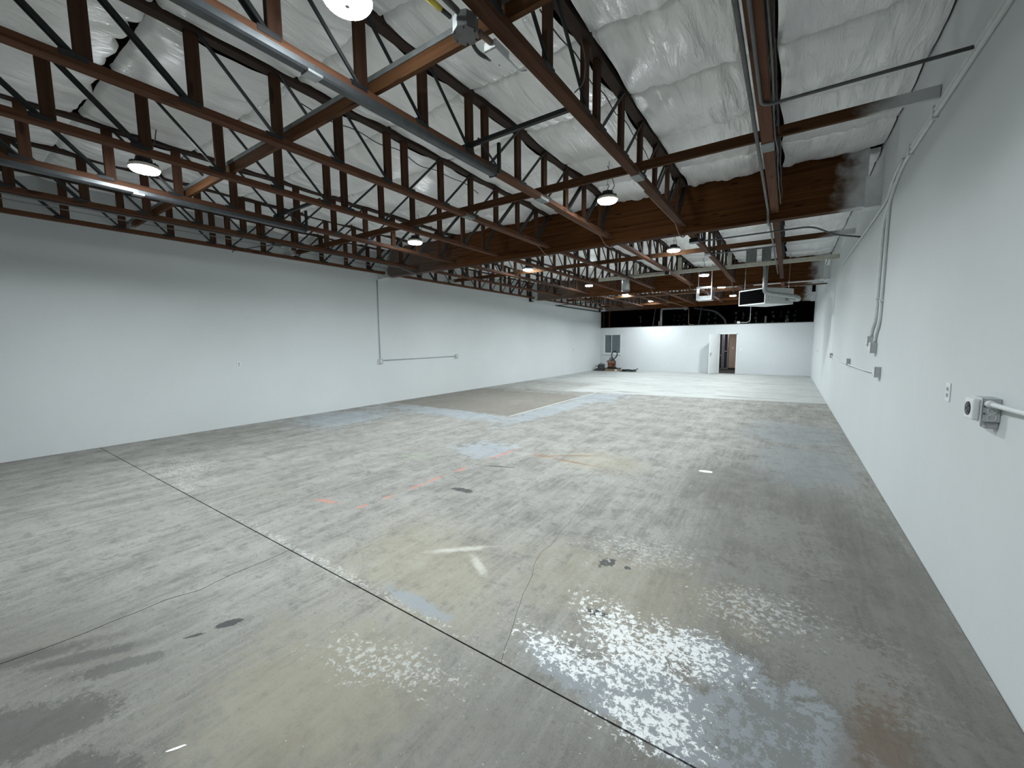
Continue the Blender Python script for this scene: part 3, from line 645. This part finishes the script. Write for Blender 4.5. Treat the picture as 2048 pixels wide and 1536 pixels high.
# electrical cluster on the second truss above the near floor
p = at_z(955, 46, 3.36); cxx = TX[1] - .115
t = thing('octagonal_box', 'grey cast conduit body with bolted octagonal cover under the second truss', 'junction box', (cxx, p.y, 3.36))
bm = lathe([(0, -.05), (.066, -.05), (.072, -.045), (.072, .03), (.05, .05), (0, .05)], (cxx, p.y, 3.385), 8); obj('box_body', bm, M['dullgalv'], t)
cvr = obj('cover', lathe([(0, -.006), (.078, -.006), (.078, 0), (0, 0)], (cxx, p.y, 3.3345), 8), M['emt'], t)
for a in range(6): obj('bolt', lathe([(0, -.004), (.006, -.004), (.006, .003), (0, .003)], (cxx + .066 * math.cos(a * PI / 3), p.y + .066 * math.sin(a * PI / 3), 3.327), 6), M['steel'], cvr)
run('conduit', [(cxx + .02, YB, 3.40), (cxx + .02, p.y - .085, 3.395)], .016, 'emt', 'thick grey conduit entering the octagonal conduit body', bend=.0)
cb_ = run('cable', [(cxx - .03, YB + .4, 3.39), (cxx - .045, p.y - .3, 3.385), (cxx - .03, p.y - .09, 3.385)], .012, 'rubber', 'black cable beside the thick conduit with a yellow band', 'cable', .1)
obj('tape_band', T([(cxx - .0425, p.y - .29, 3.385), (cxx - .036, p.y - .16, 3.385)], .0145, 10), M['yellow'], cb_, True)
run('conduit', [(cxx + .03, p.y + .08, 3.385), (cxx + .035, p.y + .26, 3.39)], .017, 'brownemt', 'short brown conduit between the octagonal body and white box', bend=0)
run('cable', [(cxx - .03, p.y + .07, 3.37), (cxx - .05, p.y + .17, 3.35), (cxx - .03, p.y + .27, 3.36)], .012, 'rubber', 'looping black cable below the short brown conduit', 'cable', .1)
q = at_z(1015, 104, 3.36)
t = thing('driver_box', 'small white metal box hanging from the second truss chord', 'junction box', (q.x, q.y, 3.36))
obj('box_body', B((cxx - .02, q.y - .085, 3.345), (TX[1] - .0485, q.y + .06, 3.405), .003), M['white_plastic'], t)
obj('screw', lathe([(0, -.003), (.004, -.003), (.004, .002), (0, .002)], (cxx, q.y + .045, 3.343), 8), M['bolt'], t)
run('cable', [(TX[1] - .07, q.y + .055, 3.38), (TX[1] - .06, q.y + .2, 3.36), (TX[1] - .05, q.y + .26, 3.40)], .006, 'white_plastic', 'short white cable leaving the small white box', 'cable', .06)
run('cable', [(TX[1] + .03, 3.0, 3.50), (TX[1] + .06, 3.1, 3.6), (TX[1] + .05, 3.16, 3.8), (TX[1] + .02, 3.12, 3.97)], .005, 'emt', 'thin grey cable curving up behind the second truss post', 'cable', .15)
for (k, y0_, lbl) in ((1, 4.35, 'black cables sagging along the top of the second truss'), (3, 4.0, 'black cable looping above the fourth truss')):
    rs2 = random.Random(k); run('cable', [(TX[k] - .07, y0_ - 1.7 + i * .3, 3.93 - .06 * (i % 2) + rs2.uniform(-.03, .03)) for i in range(10)], .005, 'rubber', lbl, 'cable', .12)

# ================================================================== GAS UNIT HEATER
N = Vector((-.581, 13.055, 2.60)); Lc = Vector((-1.253, 13.597, 2.60)); U = (Lc - N).normalized(); V = Vector((-U.y, U.x, 0)); V = -V if V.y < 0 else V
LU, LV, HH = .863, 1.02, .43
HM = Matrix.Translation(N) @ Matrix((U, V, Vector((0, 0, 1)))).transposed().to_4x4()
def hb(a, b, bev=.004): bm = B(a, b, bev); bmesh.ops.transform(bm, matrix=HM, verts=bm.verts[:]); return bm
M['heater'] = plain('heater_enamel', (.56, .58, .57), .4, 0, .04)
t = thing('unit_heater', 'grey gas unit heater with black louvred front hanging under the roof', 'heater', tuple(N))
obj('casing', hb((0, .02, 0), (LU, LV, HH), .006), M['heater'], t)
fr = bmesh.new()
for a, b in (((0, 0, 0), (LU, .02, .03)), ((0, 0, HH - .03), (LU, .02, HH)), ((0, 0, .03), (.022, .02, HH - .03)), ((LU - .022, 0, .03), (LU, .02, HH - .03))): box(fr, a, b)
bmesh.ops.transform(fr, matrix=HM, verts=fr.verts[:]); fo = obj('front_frame', fr, M['heater'], t)
obj('grille_back', hb((.022, .014, .03), (LU - .022, .019, HH - .03), 0), M['black'], t)
M['louvre'] = plain('black_louvre', (.0015, .0015, .0015), .9, 0, .1, 14, .02)
lv = bmesh.new(); vv = box(lv, (-(LU - .05) / 2, -.010, -.002), ((LU - .05) / 2, .010, .002)); lvm = mesh_of(lv, 'louvre', M['louvre'])
for i in range(7):
    o = obj('louvre', lvm, None, t); o.matrix_parent_inverse = ABS[t.name]
    o.matrix_basis = HM @ Matrix.Translation((LU / 2, -.003, .06 + i * .052)) @ Matrix.Rotation(.7, 4, 'X')
obj('side_panel', hb((-.004, .06, .04), (.0, LV - .05, HH - .05), .001), M['heater'], t)
lab = obj('name_label', hb((-.006, .065, .04), (-.0041, .155, .29), 0), plain('label_white', (.7, .7, .7), .5), t)
tm = HM @ Matrix.Translation((-.0065, .13, .23)) @ Matrix(((0, 0, -1, 0), (0, -1, 0, 0), (1, 0, 0, 0), (0, 0, 0, 1)))
tm = HM @ Matrix.Translation((-.0066, .11, .165)) @ Matrix(((0, 0, -1), (0, -1, 0), (-1, 0, 0))).transposed().to_4x4()
obj('lettering', text_bm('REZNOR', .056, tm, .0006), plain('label_red', (.16, .012, .012), .5), lab)
for dz in (.10, .15, .20): obj('vent_slot', hb((-.006, LV - .14, dz), (-.0041, LV - .07, dz + .018), 0), M['emt'], t)
for a, b in ((.08, .12), (LU - .08, .12), (.08, LV - .1), (LU - .08, LV - .1)):
    pp = HM @ Vector((a, b, HH)); obj('hanger_rod', T([tuple(pp), (pp.x, pp.y, 4.0)], .006, 6), M['bolt'], t)
f0 = at_y(1533, 512, 12.82); f1 = at_y(1533, 585, 12.82); f2 = at_y(1596, 594, 13.45); f3 = HM @ Vector((-.0, LV * .74, .16))
fl = obj('flue_pipe', T([(f0.x, f0.y, 3.6), (f0.x, f0.y, f1.z), tuple(f2), (f2.x + .02, f2.y + .25, f2.z - .06), tuple(f3)], .058, 16, .12), M['galv'], t, True)
obj('pipe_collar', lathe([(.06, -.03), (.075, -.03), (.075, .03), (.06, .03), (.06, -.03)], (f0.x, f0.y, 3.58), 16), M['galv'], fl)
obj('pipe_seam', lathe([(.059, -.012), (.063, -.012), (.063, .012), (.059, .012), (.059, -.012)], (f0.x, f0.y, 3.22), 16), M['dullgalv'], fl)
obj('flue_box', B((f0.x - .10, f0.y - .10, 3.62), (f0.x + .10, f0.y + .10, 4.2), .004), M['dullgalv'], t)
# sheet metal pieces
t = thing('grey_duct', 'flat grey sheet metal duct dropping from the roof beside the heater flue', 'duct', (-.92, 12.6, 3.5))
a = at_y(1493, 500, 12.55); b = at_y(1512, 527, 12.55)
obj('duct_body', B((a.x, 12.5, b.z - .02), (b.x, 12.72, 3.99), .004), M['dullgalv'], t); obj('flange', B((a.x - .012, 12.488, b.z - .03), (b.x + .012, 12.732, b.z - .0205), .002), M['galv'], t)
t = thing('round_duct', 'pale round metal duct stub hanging before the beam above the heater', 'duct', (-4.58, 13.5, 3.24))
obj('duct_body', lathe([(.13, 0), (.135, 0), (.135, .72), (.13, .72), (.13, 0)], (-4.58, 13.5, 3.27), 20), M['galv'], t, True); obj('rolled_rim', lathe([(.13, -.006), (.142, -.006), (.142, .014), (.13, .014), (.13, -.006)], (-4.58, 13.5, 3.27), 20), M['galv'], t)
t = thing('metal_plenum', 'open galvanised sheet metal box frame hanging beyond the cream board', 'duct box', (-2.24, 14.0, 2.87))
xa, xb, ya, yb, za, zb = -2.455, -2.02, 13.9, 14.35, 2.87, 3.28
obj('bottom_panel', B((xa, ya, za), (xb, yb, za + .012)), M['galv'], t); obj('top_panel', B((xa, ya, zb - .012), (xb, yb, zb)), M['galv'], t)
obj('side_panel', B((xa, ya, za + .012), (xa + .01, yb, zb - .012)), M['galv'], t); obj('side_panel', B((xb - .01, ya, za + .012), (xb, yb, zb - .012)), M['galv'], t)
obj('back_panel', B((xa + .01, yb - .01, za + .012), (xb - .01, yb, za + .17)), M['galv'], t)
for x_ in (xa, xb - .02): obj('front_flange', B((x_, ya - .012, za), (x_ + .02, ya - .0005, zb)), M['galv'], t)
obj('front_flange', B((xa + .02, ya - .012, za), (xb - .02, ya - .0005, za + .03)), M['galv'], t); obj('front_flange', B((xa + .02, ya - .012, zb - .06), (xb - .02, ya - .0005, zb)), M['galv'], t)
obj('brace', T([(xb - .03, ya + .1, za + .02), (xa + .25, ya + .2, zb - .1)], .008, 6), M['galv'], t)
for x_ in (xa + .03, xb - .03): obj('hanger_strap', B((x_ - .01, 14.02, zb), (x_ + .01, 14.03, 4.2)), M['galv'], t)
run('gas_pipe', [(-5.55, 15.05, 3.235), (-2.6, 15.05, 3.235), (XR - .03, 15.05, 3.235)], .02, 'brownemt', 'long level pipe slung under the trusses behind the heater beam', 'pipe', 0)
run('gas_pipe', [(-4.3, 15.02, 3.29), (-4.3, 21.9, 3.29), (-4.26, 22.27, 3.25), (-4.25, 22.285, 2.44), (-4.0, 22.29, 2.435)], .014, 'brownemt', 'pale pipe running to the partition and down to its top', 'pipe', .08)
run('black_pipe', [(XL + .021, 16.9, 3.30), (XL + .021, 22.0, 3.30)], .02, 'blackpipe', 'black pipe along the long wall beneath the last trusses', 'pipe', 0)
run('black_pipe', [(XL + .045, 16.95, 3.30), (XL + .9, 16.95, 3.33), (XL + 2.0, 16.95, 3.35)], .014, 'blackpipe', 'short black pipe branching inwards beneath the last trusses', 'pipe', 0)

# ================================================================== DOORWAY, HALL AND OFFICE SIDE
M['beige'] = wall_mat('beige_hall_wall', (.46, .39, .34))
M['carpet'] = plain('dark_carpet', (.035, .035, .042), .95)
M['doorwhite'] = plain('white_door_paint', (.78, .80, .80), .4, 0, .02)
M['alum'] = plain('aluminium_frame', (.34, .35, .36), .35, .8)
g = G('night_glass', .08, 0, .5); g.color((.02, .034, .075)); M['nightglass'] = g.m
g = G('frosted_glass', .45, 0, .5); nz = g.noise(g.ob(), 3, 2); g.color(g.mix(nz, (.105, .135, .145), (.135, .17, .18))); M['frost'] = g.m
bm = bmesh.new()
for a, b in (((DX0 - .005, YF - .02, 0), (DX0 + .035, YF + .14, DZ)), ((DX1 - .035, YF - .02, 0), (DX1 + .005, YF + .14, DZ)), ((DX0 - .005, YF - .02, DZ - .035), (DX1 + .005, YF + .14, DZ + .005))): box(bm, a, b)
d1 = obj('door_1', bm, M['doorwhite']); tag(d1, kind='structure')
hinge = Vector((DX0 - .005, YF - .03, 0)); dv = (Vector((-3.08, 21.79, 0)) - Vector((DX0, YF, 0))).normalized(); nv = Vector((-dv.y, dv.x, 0))
DM = Matrix.Translation(hinge) @ Matrix((dv, nv, Vector((0, 0, 1)))).transposed().to_4x4()
def db(a, b, bev=.002): bm = B(a, b, bev); bmesh.ops.transform(bm, matrix=DM, verts=bm.verts[:]); return bm
t = thing('door_leaf', 'white flush door leaf standing open beside the doorway in the partition', 'door', tuple(hinge))
obj('panel', db((.005, -.02, .012), (.77, .02, DZ - .035), .003), M['doorwhite'], t)
for s_ in (-1, 1):
    hs_ = obj('handle', db((.70, s_ * .021 - (.03 if s_ < 0 else 0), .985), (.73, s_ * .021 + (.03 if s_ > 0 else 0), 1.015), .004), M['bolt'], t)
    obj('lever', db((.62, s_ * .058 - .008, .988), (.735, s_ * .058 + .008, 1.012), .005), M['bolt'], hs_)
    obj('lock_plate', db((.695, s_ * .0205 - (.003 if s_ < 0 else 0), .85), (.735, s_ * .0205 + (.003 if s_ > 0 else 0), .93), .001), M['bolt'], t)
for z_ in (.25, 1.0, 1.72): obj('hinge', T([tuple(DM @ Vector((0, .0, z_ - .05))), tuple(DM @ Vector((0, .0, z_ + .05)))], .009, 8), M['bolt'], t)
# hall
HY = 25.6
hx = at_y(1458, 700, HY).x
tag(obj('wall_hall_left', B((-4.3, YF + .121, 0), (-4.2, HY, 2.29)), M['beige']), kind='structure')
tag(obj('wall_hall_right', B((-1.25, YF + .121, 0), (-1.15, HY, 2.29)), M['beige']), kind='structure')
bw = obj('wall_hall_back', B((hx, HY, 0), (-1.15, HY + .1, 2.29)), M['beige']); tag(bw, kind='structure')
tag(obj('baseboard_hall', B((hx, HY - .012, 0), (-1.25, HY, .09)), M['black_plastic']), kind='structure')
tag(obj('floor_hall', B((-4.3, YF + .0005, -.034), (-1.15, HY + .1, .006)), M['carpet']), kind='structure')
tag(obj('ceiling_hall', B((XL, YF + .121, 2.29), (XR, 25.98, 2.37)), plain('dark_loft_floor', (.012, .011, .01), .9)), kind='structure')
wat = tag(obj('wall_attic', B((XL, 25.72, 2.37), (XR, 25.8, 4.28)), M['black']), kind='structure')
tag(obj('wall_loft_left', B((XL + .0005, YF + .125, 2.371), (XL + .02, 25.7, 4.27)), M['black']), kind='structure')
tag(obj('wall_loft_right', B((XR - .02, YF + .125, 2.371), (XR - .0005, 25.7, 4.27)), M['black']), kind='structure')
outlet((at_y(1466, 696, HY).x, HY, 1.2), 'Y-', 'light switch plate on the beige hall wall seen through the doorway', .07, .115, 1, 'switch')
def pane_frame(t, xa, xb, za, zb, y, fw, mat, name='frame'):
    bm = bmesh.new()
    for a, b in (((xa, za), (xb, za + fw)), ((xa, zb - fw), (xb, zb)), ((xa, za + fw), (xa + fw, zb - fw)), ((xb - fw, za + fw), (xb, zb - fw))): box(bm, (a[0], y, a[1]), (b[0], y + .05, b[1]))
    return obj(name, bm, M[mat], t)
gx0, gx1 = at_y(1446, 700, HY).x, hx - .02
t = thing('glass_door', 'aluminium framed glass door at the end of the hall, dark outside', 'door', ((gx0 + gx1) / 2, HY, 0))
pane_frame(t, gx0, gx1, .01, 2.2, HY, .07, 'alum', 'door_frame'); obj('pane', B((gx0 + .07, HY + .02, .08), (gx1 - .07, HY + .03, 2.13)), M['nightglass'], t)
pb_ = obj('push_bar', B((gx0 + .05, HY - .05, .98), (gx1 - .05, HY - .02, 1.05), .008), M['alum'], t)
for x_ in (gx0 + .055, gx1 - .085): obj('bar_end', B((x_, HY - .03, .985), (x_ + .03, HY, 1.045)), M['alum'], pb_)
t = thing('glass_sidelight', 'narrow glass sidelight with a middle rail beside the hall glass door', 'window', (gx0 - .3, HY, 0))
pane_frame(t, -4.2, gx0 - .01, .01, 2.2, HY, .06, 'alum'); obj('pane', B((-4.14, HY + .02, .07), (gx0 - .07, HY + .03, .75)), M['nightglass'], t); obj('pane', B((-4.14, HY + .02, .81), (gx0 - .07, HY + .03, 2.14)), M['nightglass'], t)
obj('middle_rail', B((-4.14, HY, .75), (gx0 - .07, HY + .05, .81)), M['alum'], t)
t = thing('hall_lamp', 'flush ceiling lamp inside the hall behind the partition', 'lamp', (-2.9, 24.0, 2.27))
obj('lamp_dish', lathe([(0, -.03), (.13, -.03), (.15, 0), (0, 0)], (-2.9, 24.0, 2.289), 20), M['white_plastic'], t)
hl = bpy.data.lights.new('hall_light', 'AREA'); hl.shape = 'DISK'; hl.size = .25; hl.energy = 24; hl.color = (1, .9, .8); ho = bpy.data.objects.new('hall_light', hl); COL.objects.link(ho); ho.parent = t; ho.location = (0, 0, -.025)
# sliding window in the partition
t = bpy.data.objects.new('window_1', None); COL.objects.link(t); t.location = (WX0, YF, WZ0); tag(t, kind='structure'); ABS[t.name] = Matrix.Translation((-WX0, -YF, -WZ0))
def wfr(xa, xb, za, zb, y, fw, d, name):
    bm = bmesh.new()
    for a, b in (((xa, za), (xb, za + fw)), ((xa, zb - fw), (xb, zb)), ((xa, za + fw), (xa + fw, zb - fw)), ((xb - fw, za + fw), (xb, zb - fw))): box(bm, (a[0], y, a[1]), (b[0], y + d, b[1]))
    return obj(name, bm, M['white_plastic'], t)
wfr(WX0, WX1, WZ0, WZ1, YF - .012, .035, .09, 'window_frame')
wm = (WX0 + WX1) / 2 - .03
wfr(WX0 + .035, wm + .02, WZ0 + .035, WZ1 - .035, YF + .045, .035, .03, 'window_sash'); wfr(wm - .025, WX1 - .035, WZ0 + .035, WZ1 - .035, YF + .012, .03, .03, 'window_sash')
obj('window_pane', B((WX0 + .07, YF + .057, WZ0 + .07), (wm - .015, YF + .063, WZ1 - .07)), M['frost'], t); obj('window_pane', B((wm + .005, YF + .024, WZ0 + .065), (WX1 - .065, YF + .03, WZ1 - .065)), M['frost'], t)
tag(obj('window_sill', B((WX0 - .05, YF - .03, WZ0 - .05), (WX1 + .05, YF - .0005, WZ0 - .0005), .003), M['part'], t))

# ================================================================== THINGS IN THE DARK LOFT ABOVE THE PARTITION
AY = 23.1
def ap(px, py): return at_y(px, py, AY)
a = ap(1322, 654); b = ap(1322, 622); c_ = ap(1366, 619)
M['pvc'] = plain('grey_white_plastic_pipe', (.30, .31, .30), .5); M['dimgrey'] = plain('dim_grey_metal', (.09, .092, .095), .5, .4)
run('vent_pipe', [(a.x, AY, 2.371), (a.x, AY, b.z + .12), (c_.x, AY, b.z + .10)], .06, 'pvc', 'pale vent pipe with an elbow in the dark loft', 'pipe', .12, seg=12)
tag(obj('pipe_cap', lathe([(0, -.02), (.12, -.02), (.12, .02), (0, .02)], (c_.x + .13, AY, b.z + .1), 20, 'Y'), M['pvc']), 'round grey disc at the end of the loft vent pipe', 'cap')
a = ap(1386, 619); b = ap(1437, 625); c_ = ap(1449, 640)
run('vent_pipe', [(a.x, AY + .3, a.z + .1), (b.x - .15, AY + .3, b.z + .1), (c_.x, AY + .3, c_.z), (c_.x + .03, AY + .3, 2.371)], .06, 'dimgrey', 'dim grey duct curving down in the dark loft', 'duct', .35, seg=12)
for px1, px2, lb in ((1304, 1313, 'slanted grey strut in the loft beside the pale vent pipe'), (1396, 1405, 'slanted grey strut in the loft between the two vent pipes')):
    p1, p2 = ap(px1, 655), ap(px2, 615); tag(obj('strut', T([(p1.x, AY + .1, 2.371), (p2.x, AY + .1, p2.z + .55)], .03, 4), M['dimgrey']), lb, 'strut')
p1 = ap(1315, 655); tag(obj('stub_pipe', T([(p1.x, AY + .3, 2.371), (p1.x, AY + .3, 2.72)], .03, 10), M['pvc'], None, True), 'short pale pipe stub standing in the dark loft', 'pipe')
p1 = ap(1530, 650); tag(obj('stub_pipe', T([(p1.x, AY + .3, 2.371), (p1.x, AY + .3, 2.78)], .05, 10), M['pvc'], None, True), 'pale pipe stub in the loft below the unit heater', 'pipe')
run('loft_rail', [(ap(1330, 630).x, 25.708, 3.15), (ap(1380, 630).x + .6, 25.708, 3.15)], .012, 'dimgrey', 'thin grey line of pipe across the loft back wall', 'pipe', 0)
run('loft_rail', [(ap(1450, 624).x, 25.708, 3.28), (ap(1530, 620).x + .3, 25.708, 3.30)], .012, 'dimgrey', 'thin grey pipe along the loft wall under the heater', 'pipe', 0)
M['foil'] = plain('crinkled_foil', (.10, .105, .11), .35, .8, .6, 30)
rs = random.Random(3); nf = 0
for pxf in (1280, 1348, 1358, 1368, 1415, 1432, 1472, 1487, 1500, 1512, 1545, 1560, 1574, 1589):
    nf += 1; xf = at_y(pxf, 640, 25.69).x; bm = bmesh.new()
    for j in range(3):
        zc = 2.6 + j * .24 + rs.uniform(-.06, .06); w_, h_ = rs.uniform(.03, .09), rs.uniform(.06, .15); n_ = 8
        cvx = bm.verts.new((xf + rs.uniform(-.05, .05), 25.695, zc)); ring = [bm.verts.new((cvx.co.x + w_ * math.cos(2 * PI * i / n_) * rs.uniform(.5, 1.2), 25.70 + rs.uniform(-.012, .012), zc + h_ * math.sin(2 * PI * i / n_) * rs.uniform(.5, 1.2))) for i in range(n_)]
        for i in range(n_): bm.faces.new((cvx, ring[i], ring[(i + 1) % n_]))
    obj('foil_patch', bm, M['foil'], wat)
for i, (px_, wd_) in enumerate(((1207, .10), (1219, .06))):
    xq = at_y(px_, 640, 22.75).x; tag(obj('wood_post', B((xq - wd_ / 2, 22.7, 2.371), (xq + wd_ / 2, 22.8, 4.2), .003), M['post']), ['brown wooden post in the loft corner against the long wall', 'thin brown wooden post second from the loft corner'][i], 'post')
p1, p2 = at_y(1477, 646, 22.41), at_y(1500, 645, 22.41)
t = thing('junction_box', 'small white box standing on the partition top above the doorway', 'junction box', (p1.x, 22.41, PT + .03)); obj('box_body', B((p1.x - .06, 22.37, PT + .0305), (p1.x + .06, 22.45, PT + .14), .004), M['white_plastic'], t)
obj('box_cover', B((p1.x - .062, 22.364, PT + .033), (p1.x + .062, 22.3695, PT + .142)), M['white_plastic'], t)
run('conduit', [(p1.x + .06, 22.41, PT + .08), (p2.x - .1, 22.41, PT + .08), (p2.x, 22.41, PT + .16), (p2.x, 22.41, 3.7)], .013, 'whitepaint', 'white conduit rising from the small box on the partition top', bend=.1)

# ================================================================== FLOOR THINGS BY THE PARTITION
M['orange'] = plain('faded_orange_plastic', (.40, .145, .085), .45); M['vacgrey'] = plain('grey_vac_lid', (.17, .17, .18), .5); M['card'] = plain('brown_cardboard', (.26, .18, .105), .8); M['machgrey'] = plain('dark_grey_machine', (.055, .058, .06), .5); M['hosegreen'] = plain('dark_green_hose', (.012, .02, .018), .5)
bx0, bx1, byf, byb = -8.32, -7.58, 21.30, 21.85
t = thing('cardboard_box', 'flat brown cardboard box with a black lid under the orange vacuum', 'box', ((bx0 + bx1) / 2, 21.55, 0))
obj('carton', B((bx0, byf, .001), (bx1, byb, .125), .004), M['card'], t); obj('lid', B((bx0 - .015, byf - .015, .126), (bx1 + .03, byb + .01, .165), .006), M['black_plastic'], t)
obj('label_patch', B((bx1 - .16, byf - .0015, .02), (bx1 - .03, byf - .0003, .11)), M['white_plastic'], t)
vx, vy, vz = -8.0, 21.55, .166
t = thing('shop_vacuum', 'orange and grey wet-dry vacuum with looped black hose on a box', 'vacuum', (vx, vy, vz))
obj('dolly', lathe([(0, .02), (.25, .02), (.26, .05), (.22, .075), (0, .075)], (vx, vy, vz), 20), M['black_plastic'], t)
for i in range(4):
    a_ = PI / 4 + i * PI / 2; obj('caster', lathe([(0, -.012), (.02, -.012), (.02, .012), (0, .012)], (vx + .22 * math.cos(a_), vy + .22 * math.sin(a_), vz + .021), 10, 'X'), M['black_plastic'], t)
dr = obj('drum', lathe([(.18, .075), (.215, .10), (.225, .33), (.235, .335), (.235, .36), (.2, .365), (0, .366)], (vx, vy, vz), 28), M['orange'], t, True)
obj('drum_band', lathe([(.226, .20), (.231, .20), (.231, .235), (.226, .235), (.226, .20)], (vx, vy, vz), 28), M['black_plastic'], dr)
obj('motor_lid', lathe([(.225, .366), (.225, .40), (.18, .44), (.15, .455), (.14, .53), (.11, .56), (0, .565)], (vx, vy, vz), 24), M['vacgrey'], t, True)
obj('lid_handle', T([(vx - .09, vy, vz + .56), (vx - .07, vy, vz + .60), (vx + .05, vy, vz + .60), (vx + .07, vy, vz + .56)], .012, 8, .02), M['black_plastic'], t, True)
obj('hose', T([(vx + .10, vy - .23, vz + .16), (vx + .24, vy - .30, vz + .17), (vx + .30, vy - .24, vz + .30), (vx + .20, vy - .22, vz + .46), (vx + .06, vy - .2, vz + .64), (vx + .07, vy - .18, vz + .84), (vx + .21, vy - .17, vz + .95), (vx + .38, vy - .17, vz + .84), (vx + .34, vy - .18, vz + .64), (vx + .16, vy - .2, vz + .47), (vx + .02, vy - .2, vz + .42)], .031, 10, .12), M['black_plastic'], t, True)
obj('latch', B((vx - .25, vy - .12, vz + .33), (vx - .205, vy - .06, vz + .40), .006), M['black_plastic'], t)
mx, my = -8.62, 21.42
t = thing('floor_blower', 'small dark grey boxy blower on the floor in the corner', 'blower', (mx, my, 0))
obj('base', B((mx - .26, my - .2, .001), (mx + .24, my + .2, .09), .02, 2), M['machgrey'], t)
obj('housing', B((mx - .07, my - .16, .0905), (mx + .22, my + .16, .375), .035, 3), M['machgrey'], t)
obj('fan_ring', lathe([(.09, -.004), (.11, -.004), (.11, .004), (.09, .004), (.09, -.004)], (mx + .10, my - .163, .225), 20, 'Y'), M['black_plastic'], t)
obj('outlet_mouth', B((mx - .23, my - .13, .0905), (mx - .0705, my + .13, .29), .012, 2), M['machgrey'], t)
obj('carry_handle', T([(mx - .02, my, .372), (mx - .01, my, .42), (mx + .15, my, .42), (mx + .16, my, .372)], .014, 8, .03), M['machgrey'], t, True)
obj('label_patch', B((mx - .20, my - .1345, .14), (mx - .11, my - .1305, .25)), M['white_plastic'], t)
hx_, hy_ = -7.07, 21.72; pts = []
for i in range(60):
    a_ = i * .42; rr = .16 + .05 * math.sin(i * .37); pts.append((hx_ + rr * 2.0 * math.cos(a_), hy_ + rr * math.sin(a_), .028 + .05 * (i / 60) + .012 * math.sin(i * 1.3)))
pts += [(hx_ + .36, hy_ - .05, .09), (hx_ + .44, hy_ - .08, .12), (hx_ + .48, hy_ - .08, .17)]
run('coiled_hose', pts, .024, 'hosegreen', 'flat heap of dark green hose on the floor beside the box', 'hose', 0)
pts = [(x_, y_, .0185) for x_, y_ in ((-7.48, 21.30), (-7.3, 21.22), (-7.0, 21.26), (-6.75, 21.3), (-6.6, 21.42))]
run('loose_hose', pts, .018, 'hosegreen', 'loose dark hose end lying beside the green hose heap', 'hose', .1)
# scraps lying on the concrete
def scrap(px, py, w_, l_, ang, label, seed, mat='white_plastic', th=.0012):
    p = at_z(px, py); rs = random.Random(seed); n_ = 10
    poly = [(p.x + (w_ * math.cos(2 * PI * i / n_) * rs.uniform(.75, 1.1)) * math.cos(ang) - (l_ * math.sin(2 * PI * i / n_) * rs.uniform(.75, 1.1)) * math.sin(ang), p.y + (w_ * math.cos(2 * PI * i / n_)) * math.sin(ang) + (l_ * math.sin(2 * PI * i / n_)) * math.cos(ang)) for i in range(n_)]
    tag(obj('paper_scrap' if 'paper' in label or 'tape' in label else 'paint_chip', prism(poly, .0002, th), M[mat]), label, 'scrap', 'scraps on the floor')
scrap(1412, 943, .085, .045, .1, 'white torn paper scrap flat on the open floor', 1)
scrap(352, 1497, .035, .006, 1.0, 'thin white strip of paper by the dark floor stains', 2)
